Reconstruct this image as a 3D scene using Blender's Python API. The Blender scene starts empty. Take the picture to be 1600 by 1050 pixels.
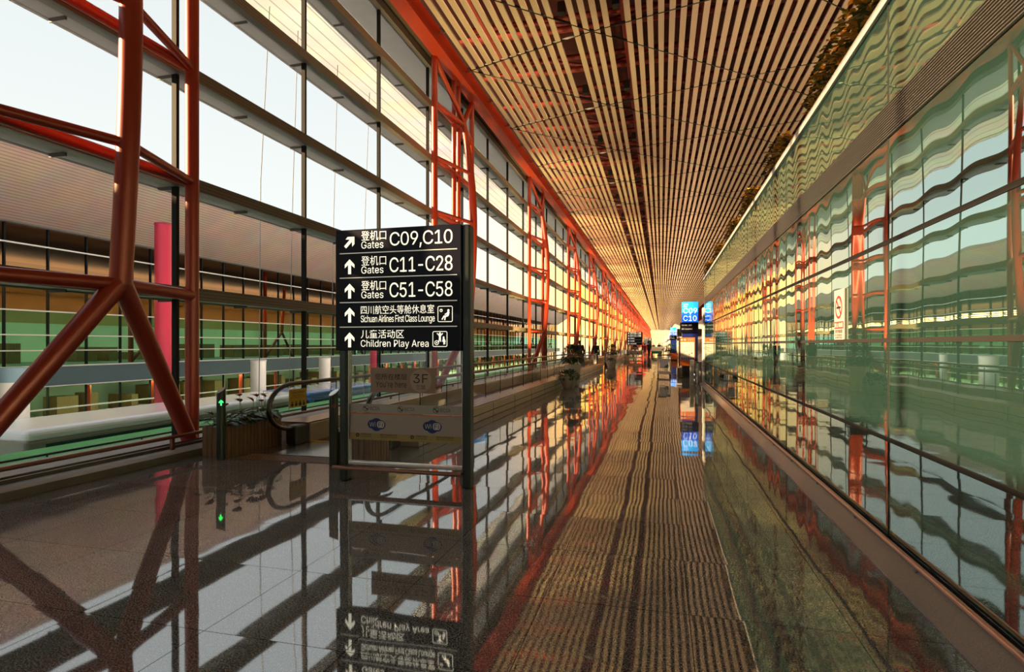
import bpy, bmesh, math, random
from mathutils import Vector, Matrix, Euler

random.seed(7)
PI = math.pi
SC = bpy.context.scene
COL = SC.collection

# ------------------------------------------------------------------ camera
F_PX, VP_DX, EYE = 900.0, 233.0, 1.55
cam_data = bpy.data.cameras.new('camera')
cam = bpy.data.objects.new('camera', cam_data)
COL.objects.link(cam)
cam.location = (0, 0, EYE)
cam.rotation_euler = (PI / 2, 0, math.atan(VP_DX / F_PX))
cam_data.sensor_width = 36
cam_data.lens = 36 * F_PX / 1600
cam_data.shift_y = 13 / 1600
cam_data.clip_end = 2000
cam_data.clip_start = 0.05
SC.camera = cam

# ------------------------------------------------------------------ view, world, sun
SC.view_settings.view_transform = 'Standard'
SC.view_settings.look = 'None'
SC.view_settings.gamma = 1
SC.view_settings.use_curve_mapping = False
SC.view_settings.exposure = 0.72
SC.cycles.max_bounces = 10
SC.cycles.diffuse_bounces = 4
SC.cycles.glossy_bounces = 5
SC.cycles.transparent_max_bounces = 24
SC.cycles.sample_clamp_indirect = 6
SC.cycles.caustics_reflective = False
SC.cycles.caustics_refractive = False

CEIL_FILL = 430.0
APRON_FILL = 3000.0
COLUMN_FILL = 2600.0
EAVE_FILL = 650.0
HALL_END, HALL_BACK = 400.0, -13.0
SUN_BEARING, SUN_ELEV = math.radians(-113), math.radians(19)      # bearing from the hall axis, minus = towards the glass side
sun_dir = Vector((math.sin(SUN_BEARING) * math.cos(SUN_ELEV), math.cos(SUN_BEARING) * math.cos(SUN_ELEV), math.sin(SUN_ELEV)))
GLOW = Vector((math.sin(math.radians(-4)), math.cos(math.radians(-4)), 0.10)).normalized()

world = bpy.data.worlds.new('sky')
SC.world = world
world.use_nodes = True
nt = world.node_tree
nt.nodes.clear()
w_out = nt.nodes.new('ShaderNodeOutputWorld')
w_bg = nt.nodes.new('ShaderNodeBackground')
w_geo = nt.nodes.new('ShaderNodeTexCoord')
w_sep = nt.nodes.new('ShaderNodeSeparateXYZ')
nt.links.new(w_geo.outputs['Generated'], w_sep.inputs[0])
w_ramp = nt.nodes.new('ShaderNodeValToRGB')
w_ramp.color_ramp.elements[0].position = 0.0
w_ramp.color_ramp.elements[0].color = (0.62, 0.62, 0.60, 1)
w_ramp.color_ramp.elements[1].position = 0.7
w_ramp.color_ramp.elements[1].color = (0.46, 0.485, 0.51, 1)
nt.links.new(w_sep.outputs[2], w_ramp.inputs[0])
w_dot = nt.nodes.new('ShaderNodeVectorMath'); w_dot.operation = 'DOT_PRODUCT'
nt.links.new(w_geo.outputs['Generated'], w_dot.inputs[0])
w_dot.inputs[1].default_value = GLOW
w_max = nt.nodes.new('ShaderNodeMath'); w_max.operation = 'MAXIMUM'; w_max.inputs[1].default_value = 0
nt.links.new(w_dot.outputs['Value'], w_max.inputs[0])
w_pow = nt.nodes.new('ShaderNodeMath'); w_pow.operation = 'POWER'; w_pow.inputs[1].default_value = 90
nt.links.new(w_max.outputs[0], w_pow.inputs[0])
w_mix = nt.nodes.new('ShaderNodeMix'); w_mix.data_type = 'RGBA'
nt.links.new(w_pow.outputs[0], w_mix.inputs['Factor'])
nt.links.new(w_ramp.outputs[0], w_mix.inputs['A'])
w_mix.inputs['B'].default_value = (2.4, 1.12, 0.12, 1)
nt.links.new(w_mix.outputs['Result'], w_bg.inputs[0])
w_bg.inputs[1].default_value = 1.15
nt.links.new(w_bg.outputs[0], w_out.inputs[0])

sun_data = bpy.data.lights.new('sun', 'SUN')
sun = bpy.data.objects.new('sun', sun_data)
COL.objects.link(sun)
sun_data.energy = 14.0
sun_data.color = (1.0, 0.66, 0.34)
sun_data.angle = math.radians(0.8)
sun.rotation_euler = (-sun_dir).to_track_quat('-Z', 'Y').to_euler()
sun.location = (-60, -30, 60)

# added warm fill without fixtures above the right wall, brightening the slatted ceiling
for i in range(13):
    ld = bpy.data.lights.new('added_ceiling_fill', 'AREA'); ld.shape = 'RECTANGLE'; ld.size = 0.5; ld.size_y = 26
    ld.color = (1.0, 0.56, 0.27); ld.energy = CEIL_FILL * (0.4 if i == 0 else 1.0)
    lo = bpy.data.objects.new('added_ceiling_fill', ld); COL.objects.link(lo)
    lo.location = (2.9, 26 + i * 29, 4.3); lo.rotation_euler = (PI, math.radians(-16), 0)

# invented warm spots by the column feet, put in to turn far columns orange
for i in range(2, 30):
    ld = bpy.data.lights.new('added_column_fill', 'SPOT'); ld.spot_size = math.radians(75); ld.spot_blend = 0.6; ld.shadow_soft_size = 0.12
    ld.color = (1.0, 0.72, 0.22); ld.energy = COLUMN_FILL * min(4.5, 0.6 + 0.4 * (i - 2))
    lo = bpy.data.objects.new('added_column_fill', ld); COL.objects.link(lo)
    lo.location = (-6.35, 17.18 + 13.66 * (i - 2) - 2.2, 0.2)
    lo.rotation_euler = Vector((-0.35, 2.6, 5.2)).to_track_quat('-Z', 'Y').to_euler()

# made-up area lights low over the apron, lifting the dark soffit opposite
for i in range(4):
    ld = bpy.data.lights.new('added_apron_fill', 'AREA'); ld.shape = 'RECTANGLE'; ld.size = 1.0; ld.size_y = 44
    ld.color = (1.0, 0.86, 0.74); ld.energy = APRON_FILL
    lo = bpy.data.objects.new('added_apron_fill', ld); COL.objects.link(lo)
    lo.location = (-19.2, 18 + i * 45, -3.4); lo.rotation_euler = (PI, math.radians(-12), 0); ld.spread = math.radians(120)

# unseen extra area lights outside the glass, added so the eave reads cream
for i in range(5):
    ld = bpy.data.lights.new('added_eave_fill', 'AREA'); ld.shape = 'RECTANGLE'; ld.size = 0.4; ld.size_y = 40
    ld.color = (1.0, 0.91, 0.80); ld.energy = EAVE_FILL; ld.spread = math.radians(46)
    lo = bpy.data.objects.new('added_eave_fill', ld); COL.objects.link(lo)
    lo.location = (-9.35, 10 + i * 41, -0.5); lo.rotation_euler = (PI, 0, 0)

# ------------------------------------------------------------------ materials
def nodes_of(name):
    m = bpy.data.materials.new(name)
    m.use_nodes = True
    t = m.node_tree
    return m, t, t.nodes['Principled BSDF']

def lk(t, a, b): t.links.new(a, b)

def mat(name, col, rough=0.5, metal=0.0, var=0.0, scale=8.0, bump=0.0, coat=0.0, emit=None, es=1.0, spec=0.5, coords='Object'):
    m, t, p = nodes_of(name)
    p.inputs['Base Color'].default_value = (*col, 1)
    p.inputs['Roughness'].default_value = rough
    p.inputs['Metallic'].default_value = metal
    p.inputs['Coat Weight'].default_value = coat
    p.inputs['Coat Roughness'].default_value = 0.08
    p.inputs['Specular IOR Level'].default_value = spec
    if var or bump:
        tc = t.nodes.new('ShaderNodeTexCoord')
        n = t.nodes.new('ShaderNodeTexNoise')
        n.inputs['Scale'].default_value = scale
        n.inputs['Detail'].default_value = 4
        lk(t, tc.outputs[coords], n.inputs['Vector'])
        if var:
            mx = t.nodes.new('ShaderNodeMix'); mx.data_type = 'RGBA'
            lk(t, n.outputs['Fac'], mx.inputs['Factor'])
            mx.inputs['A'].default_value = (*[c * (1 - var) for c in col], 1)
            mx.inputs['B'].default_value = (*[min(1, c * (1 + var)) for c in col], 1)
            lk(t, mx.outputs['Result'], p.inputs['Base Color'])
        if bump:
            b = t.nodes.new('ShaderNodeBump')
            b.inputs['Strength'].default_value = bump
            b.inputs['Distance'].default_value = 0.01
            lk(t, n.outputs['Fac'], b.inputs['Height'])
            lk(t, b.outputs[0], p.inputs['Normal'])
    if emit:
        p.inputs['Emission Color'].default_value = (*emit, 1)
        p.inputs['Emission Strength'].default_value = es
    return m

def math_node(t, op, a, b=None, c=None):
    n = t.nodes.new('ShaderNodeMath'); n.operation = op
    for i, v in enumerate((a, b, c)):
        if v is None: continue
        if isinstance(v, (int, float)): n.inputs[i].default_value = v
        else: lk(t, v, n.inputs[i])
    return n.outputs[0]

def pane_mat(name, tint, f0=1.5, gcol=(1, 1, 1), rough=0.0, gain=1.0):
    """thin clear glass: straight-through transparency plus a Fresnel reflection"""
    m = bpy.data.materials.new(name); m.use_nodes = True
    t = m.node_tree; t.nodes.clear()
    o = t.nodes.new('ShaderNodeOutputMaterial')
    tr = t.nodes.new('ShaderNodeBsdfTransparent'); tr.inputs[0].default_value = (*tint, 1)
    gl = t.nodes.new('ShaderNodeBsdfGlossy'); gl.inputs[0].default_value = (*gcol, 1); gl.inputs['Roughness'].default_value = rough
    fr = t.nodes.new('ShaderNodeFresnel'); fr.inputs[0].default_value = f0
    mx = t.nodes.new('ShaderNodeMixShader')
    geo = t.nodes.new('ShaderNodeNewGeometry')
    fac = math_node(t, 'MULTIPLY', fr.outputs[0], gain)
    fac = math_node(t, 'MULTIPLY', fac, math_node(t, 'SUBTRACT', 1.0, geo.outputs['Backfacing']))
    lk(t, fac, mx.inputs[0]); lk(t, tr.outputs[0], mx.inputs[1]); lk(t, gl.outputs[0], mx.inputs[2])
    lk(t, mx.outputs[0], o.inputs[0])
    return m

def granite_floor():
    m = bpy.data.materials.new('polished_granite'); m.use_nodes = True
    t = m.node_tree; t.nodes.clear()
    o = t.nodes.new('ShaderNodeOutputMaterial')
    tc = t.nodes.new('ShaderNodeTexCoord')
    sp = t.nodes.new('ShaderNodeSeparateXYZ'); lk(t, tc.outputs['Object'], sp.inputs[0])
    P_ = 0.85
    ux = math_node(t, 'DIVIDE', math_node(t, 'ADD', sp.outputs[0], 1.545 + 85 * 2), P_)
    uy = math_node(t, 'DIVIDE', math_node(t, 'ADD', sp.outputs[1], -2.60 + 85 * 2), P_)
    def joint(u):
        fr = math_node(t, 'FRACT', u)
        d = math_node(t, 'MINIMUM', fr, math_node(t, 'SUBTRACT', 1.0, fr))
        return math_node(t, 'LESS_THAN', d, 0.0030)
    j = math_node(t, 'MAXIMUM', joint(ux), joint(uy))
    cmb = t.nodes.new('ShaderNodeCombineXYZ')
    lk(t, math_node(t, 'FLOOR', ux), cmb.inputs[0]); lk(t, math_node(t, 'FLOOR', uy), cmb.inputs[1])
    wn = t.nodes.new('ShaderNodeTexWhiteNoise'); wn.noise_dimensions = '3D'; lk(t, cmb.outputs[0], wn.inputs['Vector'])
    # speckle
    n1 = t.nodes.new('ShaderNodeTexNoise'); n1.inputs['Scale'].default_value = 110; n1.inputs['Detail'].default_value = 3
    n2 = t.nodes.new('ShaderNodeTexVoronoi'); n2.inputs['Scale'].default_value = 160
    n3 = t.nodes.new('ShaderNodeTexNoise'); n3.inputs['Scale'].default_value = 3.0; n3.inputs['Detail'].default_value = 5
    for n in (n1, n2, n3): lk(t, tc.outputs['Object'], n.inputs['Vector'])
    r = t.nodes.new('ShaderNodeValToRGB')
    r.color_ramp.elements[0].position = 0.36; r.color_ramp.elements[0].color = (0.034, 0.035, 0.036, 1)
    r.color_ramp.elements[1].position = 0.66; r.color_ramp.elements[1].color = (0.54, 0.55, 0.55, 1)
    e = r.color_ramp.elements.new(0.5); e.color = (0.175, 0.178, 0.178, 1)
    lk(t, n1.outputs['Fac'], r.inputs[0])
    m1 = t.nodes.new('ShaderNodeMix'); m1.data_type = 'RGBA'; m1.blend_type = 'MULTIPLY'; m1.inputs['Factor'].default_value = 1
    lk(t, r.outputs[0], m1.inputs['A'])
    k = math_node(t, 'ADD', math_node(t, 'MULTIPLY', n3.outputs['Fac'], 0.5), math_node(t, 'MULTIPLY', wn.outputs['Value'], 0.22))
    k = math_node(t, 'ADD', k, 0.62)
    k = math_node(t, 'MULTIPLY', k, math_node(t, 'SUBTRACT', 1.0, math_node(t, 'MULTIPLY', j, 0.85)))
    kc = t.nodes.new('ShaderNodeCombineColor')
    for i in range(3): lk(t, k, kc.inputs[i])
    lk(t, kc.outputs[0], m1.inputs['B'])
    df = t.nodes.new('ShaderNodeBsdfDiffuse'); lk(t, m1.outputs['Result'], df.inputs[0])
    # every slab sits a hair out of level, so reflections break at the joints
    vs = t.nodes.new('ShaderNodeVectorMath'); vs.operation = 'SUBTRACT'; lk(t, wn.outputs['Color'], vs.inputs[0]); vs.inputs[1].default_value = (0.5, 0.5, 0.5)
    sc_ = t.nodes.new('ShaderNodeVectorMath'); sc_.operation = 'MULTIPLY'; lk(t, vs.outputs[0], sc_.inputs[0]); sc_.inputs[1].default_value = (0.008, 0.008, 0)
    nw = t.nodes.new('ShaderNodeTexNoise'); nw.inputs['Scale'].default_value = 1.3; nw.inputs['Detail'].default_value = 1
    lk(t, tc.outputs['Object'], nw.inputs['Vector'])
    bp = t.nodes.new('ShaderNodeBump'); bp.inputs['Strength'].default_value = 0.35; bp.inputs['Distance'].default_value = 0.006
    lk(t, nw.outputs['Fac'], bp.inputs['Height'])
    ad = t.nodes.new('ShaderNodeVectorMath'); ad.operation = 'ADD'; lk(t, bp.outputs[0], ad.inputs[0]); lk(t, sc_.outputs[0], ad.inputs[1])
    nn = t.nodes.new('ShaderNodeVectorMath'); nn.operation = 'NORMALIZE'; lk(t, ad.outputs[0], nn.inputs[0])
    gl = t.nodes.new('ShaderNodeBsdfGlossy'); gl.inputs['Roughness'].default_value = 0.032
    lk(t, nn.outputs[0], gl.inputs['Normal'])
    fr = t.nodes.new('ShaderNodeFresnel'); fr.inputs[0].default_value = FLOOR_IOR
    fac = math_node(t, 'MULTIPLY', fr.outputs[0], math_node(t, 'SUBTRACT', 1.0, math_node(t, 'MULTIPLY', j, 0.8)))
    mx = t.nodes.new('ShaderNodeMixShader')
    lk(t, fac, mx.inputs[0]); lk(t, df.outputs[0], mx.inputs[1]); lk(t, gl.outputs[0], mx.inputs[2])
    lk(t, mx.outputs[0], o.inputs[0])
    return m
FLOOR_IOR = 4.2

def wall_glass():
    """back-painted green glass, mirror-like, each sheet slightly wavy"""
    m = bpy.data.materials.new('green_wall_glass'); m.use_nodes = True
    t = m.node_tree; t.nodes.clear()
    o = t.nodes.new('ShaderNodeOutputMaterial')
    tc = t.nodes.new('ShaderNodeTexCoord')
    mp = t.nodes.new('ShaderNodeMapping'); mp.inputs['Scale'].default_value = (1, 1.6, 0.55)
    lk(t, tc.outputs['Object'], mp.inputs[0])
    n = t.nodes.new('ShaderNodeTexNoise'); n.inputs['Scale'].default_value = 1.0; n.inputs['Detail'].default_value = 0.6
    lk(t, mp.outputs[0], n.inputs['Vector'])
    wv = t.nodes.new('ShaderNodeTexWave'); wv.bands_direction = 'Y'; wv.inputs['Scale'].default_value = 0.62; wv.inputs['Distortion'].default_value = 2.0
    wv.inputs['Detail'].default_value = 0; lk(t, tc.outputs['Object'], wv.inputs['Vector'])
    h = math_node(t, 'ADD', n.outputs['Fac'], math_node(t, 'MULTIPLY', wv.outputs['Fac'], 0.22))
    b = t.nodes.new('ShaderNodeBump'); b.inputs['Strength'].default_value = 1.0; b.inputs['Distance'].default_value = 0.0022
    lk(t, h, b.inputs['Height'])
    gl = t.nodes.new('ShaderNodeBsdfGlossy'); gl.inputs[0].default_value = (0.76, 0.93, 0.85, 1); gl.inputs['Roughness'].default_value = 0.012
    lk(t, b.outputs[0], gl.inputs['Normal'])
    df = t.nodes.new('ShaderNodeBsdfDiffuse'); df.inputs[0].default_value = (0.028, 0.072, 0.064, 1)
    fr = t.nodes.new('ShaderNodeFresnel'); fr.inputs[0].default_value = 3.0
    fac = math_node(t, 'ADD', math_node(t, 'MULTIPLY', fr.outputs[0], 0.45), 0.52)
    mx = t.nodes.new('ShaderNodeMixShader')
    lk(t, fac, mx.inputs[0]); lk(t, df.outputs[0], mx.inputs[1]); lk(t, gl.outputs[0], mx.inputs[2])
    lk(t, mx.outputs[0], o.inputs[0])
    return m

def striped(name, c1, c2, axis, pitch, duty, rough=0.5):
    m, t, p = nodes_of(name)
    tc = t.nodes.new('ShaderNodeTexCoord'); sp = t.nodes.new('ShaderNodeSeparateXYZ'); lk(t, tc.outputs['Object'], sp.inputs[0])
    fr = math_node(t, 'FRACT', math_node(t, 'DIVIDE', math_node(t, 'ADD', sp.outputs[axis], 1000), pitch))
    f = math_node(t, 'LESS_THAN', fr, duty)
    n = t.nodes.new('ShaderNodeTexNoise'); n.inputs['Scale'].default_value = 0.6; n.inputs['Detail'].default_value = 4
    lk(t, tc.outputs['Object'], n.inputs['Vector'])
    mx = t.nodes.new('ShaderNodeMix'); mx.data_type = 'RGBA'; lk(t, f, mx.inputs['Factor'])
    mx.inputs['A'].default_value = (*c1, 1); mx.inputs['B'].default_value = (*c2, 1)
    m2 = t.nodes.new('ShaderNodeMix'); m2.data_type = 'RGBA'; m2.blend_type = 'MULTIPLY'; m2.inputs['Factor'].default_value = 0.5
    lk(t, mx.outputs['Result'], m2.inputs['A']); lk(t, n.outputs['Color'], m2.inputs['B'])
    lk(t, m2.outputs['Result'], p.inputs['Base Color'])
    p.inputs['Roughness'].default_value = rough
    return m

def wood(name, c1, c2):
    m, t, p = nodes_of(name)
    tc = t.nodes.new('ShaderNodeTexCoord')
    mp = t.nodes.new('ShaderNodeMapping'); mp.inputs['Scale'].default_value = (14, 14, 1.2); lk(t, tc.outputs['Object'], mp.inputs[0])
    n = t.nodes.new('ShaderNodeTexNoise'); n.inputs['Scale'].default_value = 2.2; n.inputs['Detail'].default_value = 5; n.inputs['Distortion'].default_value = 0.6
    lk(t, mp.outputs[0], n.inputs['Vector'])
    r = t.nodes.new('ShaderNodeValToRGB')
    r.color_ramp.elements[0].position = 0.3; r.color_ramp.elements[0].color = (*c1, 1)
    r.color_ramp.elements[1].position = 0.75; r.color_ramp.elements[1].color = (*c2, 1)
    lk(t, n.outputs['Fac'], r.inputs[0]); lk(t, r.outputs[0], p.inputs['Base Color'])
    p.inputs['Roughness'].default_value = 0.42
    return m

M = dict(
    floor=granite_floor(), wallglass=wall_glass(),
    red=mat('red_lacquer_steel', (0.40, 0.034, 0.011), 0.40, var=0.03, scale=3, coat=0.08),
    beam=mat('orange_red_beam', (0.55, 0.06, 0.02), 0.35, var=0.1, scale=1.5),
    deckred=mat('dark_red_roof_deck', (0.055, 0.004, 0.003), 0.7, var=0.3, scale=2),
    rednet=mat('red_roof_truss', (0.19, 0.011, 0.005), 0.5, var=0.3, scale=1),
    black=mat('black_fitting', (0.010, 0.010, 0.010), 0.5, var=0.2),
    slat=mat('cream_ceiling_slat', (0.74, 0.62, 0.50), 0.42, var=0.05, scale=0.6),
    mull=mat('dark_mullion', (0.012, 0.012, 0.013), 0.6, var=0.2, scale=4, spec=0.15),
    transom=striped('grey_transom', (0.21, 0.175, 0.15), (0.085, 0.07, 0.06), 2, 0.055, 0.22, 0.4),
    fin=mat('grey_sunshade', (0.135, 0.118, 0.108), 0.45, var=0.2, scale=2),
    pane=pane_mat('facade_glass', (0.86, 0.90, 0.89), 1.45),
    clear=pane_mat('clear_glass', (0.93, 0.96, 0.95), 1.45),
    steel=mat('brushed_steel', (0.55, 0.52, 0.49), 0.26, 1.0, var=0.1, scale=20),
    copper=mat('copper_toned_rail', (0.72, 0.42, 0.30), 0.32, 0.6, var=0.05),
    louvre=mat('grey_louvre', (0.34, 0.33, 0.32), 0.30, 0.9, var=0.1, scale=4),
    dark=mat('dark_gap', (0.012, 0.011, 0.010), 0.7, var=0.2),
    plinth=mat('grey_stone_plinth', (0.30, 0.30, 0.295), 0.55, var=0.25, scale=5, spec=0.15),
    skirt=mat('speckled_skirting', (0.30, 0.29, 0.285), 0.30, var=0.55, scale=130, coat=0.4),
    white=mat('off_white_panel', (0.72, 0.69, 0.63), 0.45, var=0.06, scale=2),
    cap=mat('pale_wall_cap', (0.80, 0.76, 0.72), 0.40, 0.0, var=0.08, scale=2),
    concrete=mat('pale_concrete', (0.36, 0.35, 0.33), 0.75, var=0.2, scale=2, bump=0.2),
)

# ------------------------------------------------------------------ mesh helper
class MB:
    def __init__(s): s.v, s.f, s.sm = [], [], []
    def add(s, vs, fs, smooth=False):
        o = len(s.v); s.v += [tuple(v) for v in vs]
        for f in fs: s.f.append(tuple(i + o for i in f)); s.sm.append(smooth)
        return s
    def box(s, x0, x1, y0, y1, z0, z1):
        vs = [(x, y, z) for x in (x0, x1) for y in (y0, y1) for z in (z0, z1)]
        return s.add(vs, [(0, 1, 3, 2), (4, 6, 7, 5), (0, 4, 5, 1), (2, 3, 7, 6), (0, 2, 6, 4), (1, 5, 7, 3)])
    def cbox(s, c, d, rz=0.0):
        b = MB().box(-d[0] / 2, d[0] / 2, -d[1] / 2, d[1] / 2, -d[2] / 2, d[2] / 2)
        R = Matrix.Translation(c) @ Matrix.Rotation(rz, 4, 'Z')
        return s.add([R @ Vector(v) for v in b.v], b.f)
    def bbox(s, x0, x1, y0, y1, z0, z1, r=0.01, seg=2):
        bm = bmesh.new(); bmesh.ops.create_cube(bm, size=1)
        for v in bm.verts: v.co = Vector(((x0 + x1) / 2 + v.co.x * (x1 - x0), (y0 + y1) / 2 + v.co.y * (y1 - y0), (z0 + z1) / 2 + v.co.z * (z1 - z0)))
        bmesh.ops.bevel(bm, geom=bm.edges[:], offset=r, segments=seg, affect='EDGES', profile=0.5)
        bm.verts.index_update()
        s.add([v.co for v in bm.verts], [[v.index for v in f.verts] for f in bm.faces]); bm.free(); return s
    def quad(s, a, b, c, d): return s.add([a, b, c, d], [(0, 1, 2, 3)])
    def tube(s, pts, rad, seg=12, caps=True, closed=False, flat=1.0):
        pts = [Vector(p) for p in pts]; n = len(pts)
        if not hasattr(rad, '__len__'): rad = [rad] * n
        rings = []; up = None
        for i, p in enumerate(pts):
            if closed: d = (pts[(i + 1) % n] - pts[i - 1])
            else: d = pts[min(i + 1, n - 1)] - pts[max(i - 1, 0)]
            d.normalize()
            if up is None:
                up = Vector((0, 0, 1)) if abs(d.z) < 0.9 else Vector((0, 1, 0))
            a = up.cross(d)
            if a.length < 1e-6: a = Vector((1, 0, 0)).cross(d)
            a.normalize(); b = d.cross(a); up = b.copy()
            rings.append([p + (a * math.cos(2 * PI * k / seg) + b * math.sin(2 * PI * k / seg) * flat) * rad[i] for k in range(seg)])
        vs = [v for r in rings for v in r]; fs = []
        for i in range(n if closed else n - 1):
            j = (i + 1) % n
            for k in range(seg):
                k2 = (k + 1) % seg
                fs.append((i * seg + k, i * seg + k2, j * seg + k2, j * seg + k))
        s.add(vs, fs, True)
        if caps and not closed:
            s.add(rings[0], [tuple(reversed(range(seg)))]); s.add(rings[-1], [tuple(range(seg))])
        return s
    def lathe(s, prof, c=(0, 0, 0), seg=24, smooth=True):
        vs = []; n = len(prof)
        for (r, z) in prof:
            for k in range(seg): vs.append((c[0] + r * math.cos(2 * PI * k / seg), c[1] + r * math.sin(2 * PI * k / seg), c[2] + z))
        fs = [(i * seg + k, i * seg + (k + 1) % seg, (i + 1) * seg + (k + 1) % seg, (i + 1) * seg + k) for i in range(n - 1) for k in range(seg)]
        s.add(vs, fs, smooth)
        s.add(vs[:seg], [tuple(reversed(range(seg)))]); s.add(vs[-seg:], [tuple(range(seg))]); return s
    def ball(s, c, r, seg=12, rings=8):
        if not hasattr(r, '__len__'): r = (r, r, r)
        vs = [(c[0], c[1], c[2] - r[2])]
        for i in range(1, rings):
            a = -PI / 2 + PI * i / rings
            for k in range(seg): vs.append((c[0] + r[0] * math.cos(a) * math.cos(2 * PI * k / seg), c[1] + r[1] * math.cos(a) * math.sin(2 * PI * k / seg), c[2] + r[2] * math.sin(a)))
        vs.append((c[0], c[1], c[2] + r[2])); t = len(vs) - 1
        fs = [(0, 1 + (k + 1) % seg, 1 + k) for k in range(seg)]
        for i in range(rings - 2):
            for k in range(seg):
                a = 1 + i * seg; fs.append((a + k, a + (k + 1) % seg, a + seg + (k + 1) % seg, a + seg + k))
        a = 1 + (rings - 2) * seg
        fs += [(a + k, a + (k + 1) % seg, t) for k in range(seg)]
        return s.add(vs, fs, True)
    def prism(s, poly, axis, a, b):
        """poly: 2D outline; axis 'x','y','z' = extrusion axis from a to b"""
        def P(u, w, h): return {'x': (h, u, w), 'y': (u, h, w), 'z': (u, w, h)}[axis]
        n = len(poly)
        vs = [P(u, w, a) for u, w in poly] + [P(u, w, b) for u, w in poly]
        fs = [tuple(range(n)), tuple(reversed(range(n, 2 * n)))] + [(i, n + i, n + (i + 1) % n, (i + 1) % n) for i in range(n)]
        return s.add(vs, fs)
    def build(s, name, m, parent=None, loc=None, fix=True):
        me = bpy.data.meshes.new(name)
        me.from_pydata(s.v, [], s.f)
        me.polygons.foreach_set('use_smooth', s.sm)
        if fix and len(s.f) < 60000:
            bm = bmesh.new(); bm.from_mesh(me); bmesh.ops.recalc_face_normals(bm, faces=bm.faces); bm.to_mesh(me); bm.free()
        me.materials.append(m if not isinstance(m, str) else M[m])
        o = bpy.data.objects.new(name, me); COL.objects.link(o)
        if parent is not None: o.parent = parent
        if loc is not None: o.location = loc
        return o

def tag(o, label=None, cat=None, group=None, kind=None):
    if label: o['label'] = label
    if cat: o['category'] = cat
    if group: o['group'] = group
    if kind: o['kind'] = kind
    return o

def empty(name, loc=(0, 0, 0), rz=0.0, label=None, cat=None, group=None, kind=None):
    o = bpy.data.objects.new(name, None); COL.objects.link(o)
    o.location = loc; o.rotation_euler = (0, 0, rz); o.empty_display_size = 0.2
    return tag(o, label, cat, group, kind)

def copy_tree(o, parent=None):
    c = o.copy(); COL.objects.link(c)
    if parent is not None: c.parent = parent
    for ch in list(o.children): copy_tree(ch, c)
    return c

ORD = ['', 'first', 'second', 'third', 'fourth', 'fifth', 'sixth', 'seventh', 'eighth', 'ninth', 'tenth', 'eleventh', 'twelfth']
HALL_END, HALL_BACK = 400.0, -13.0
CEIL_Z, GLASS_X, POST_X, WALL_X = 10.9, -7.5, -7.0, 1.63

# ------------------------------------------------------------------ the setting: floor, ceiling, back and side walls
MB().box(-7.7, 16, HALL_BACK, HALL_END, -0.3, 0.0).build('floor', 'floor')['kind'] = 'structure'

sl = MB()
for k in range(-11, 40):
    if k in (0, 5): continue
    x = -2.77 + 0.308 * k
    sl.box(x - 0.082, x + 0.082, HALL_BACK, HALL_END, CEIL_Z, CEIL_Z + 0.06)
ceiling = sl.build('ceiling', 'slat'); ceiling['kind'] = 'structure'
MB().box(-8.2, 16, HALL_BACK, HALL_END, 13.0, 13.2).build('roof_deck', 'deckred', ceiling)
nt_ = MB()
A_, B_, C_, D_ = -6.3, -2.0, 3.0, 7.6
for n in range(-6, 74):
    y = 5.45 * n
    pts = [(A_, 18.7 + y), (B_, 17.25 + y), (C_, 21.5 + y), (D_, 20.4 + y)]
    segs = [(pts[0], pts[1]), ((A_, 18.7 + y - 5.45), pts[1]), (pts[1], pts[2]), ((B_, 17.25 + y + 5.45), pts[2]), (pts[2], pts[3]), ((C_, 21.5 + y - 5.45), pts[3])]
    for (p, q) in segs:
        if HALL_BACK < min(p[1], q[1]) and max(p[1], q[1]) < HALL_END:
            d = Vector((q[0] - p[0], q[1] - p[1], 0)); s_ = Vector((-d.y, d.x, 0)).normalized() * 0.016
            z0, z1 = CEIL_Z - 0.012, CEIL_Z + 0.05
            P0, P1 = Vector((p[0], p[1], 0)), Vector((q[0], q[1], 0))
            vs = [P0 - s_, P1 - s_, P1 + s_, P0 + s_]
            nt_.add([(v.x, v.y, z0) for v in vs] + [(v.x, v.y, z1) for v in vs], [(3, 2, 1, 0), (4, 5, 6, 7), (0, 1, 5, 4), (1, 2, 6, 5), (2, 3, 7, 6), (3, 0, 4, 7)])
nt_.build('slat_joint', 'black', ceiling, fix=False)
rt = MB(); rnd = random.Random(3)
for i in range(150):
    y = HALL_BACK + 1 + i * 2.73
    top = 12.6; bot = 11.5
    rt.tube([(-6.6, y, bot), (15.8, y, bot)], 0.10, 6); rt.tube([(-6.6, y + 1.3, top), (15.8, y + 1.3, top)], 0.10, 6)
    for k in range(5):
        x = -6.6 + 4.4 * k
        rt.tube([(x, y, bot), (x + 2.2, y + 1.3, top)], 0.06, 6); rt.tube([(x + 2.2, y + 1.3, top), (x + 4.4, y, bot)], 0.06, 6)
for x in (-5.4, -2.6, -1.1, 1.2, 3.7, 6.2): rt.tube([(x, HALL_BACK + .5, 11.5), (x, HALL_END - .5, 11.5)], 0.085, 6)
rt.build('roof_truss', 'rednet', ceiling, fix=False)
lamp = MB()
for i in range(60):
    for x in (-2.77, -1.23):
        y = HALL_BACK + 2 + i * 5.45
        lamp.box(x - 0.10, x + 0.10, y, y + 0.26, 11.03, 11.34)
lamp.build('downlight_box', 'black', ceiling, fix=False)

wb = MB().box(-8.6, 16, HALL_BACK - 0.3, HALL_BACK, 0, 13); wb.build('wall_back', 'white')['kind'] = 'structure'
wr = MB().box(15.7, 16, HALL_BACK, HALL_END, 0, 13); wr.build('wall_right_far', 'white')['kind'] = 'structure'

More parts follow.
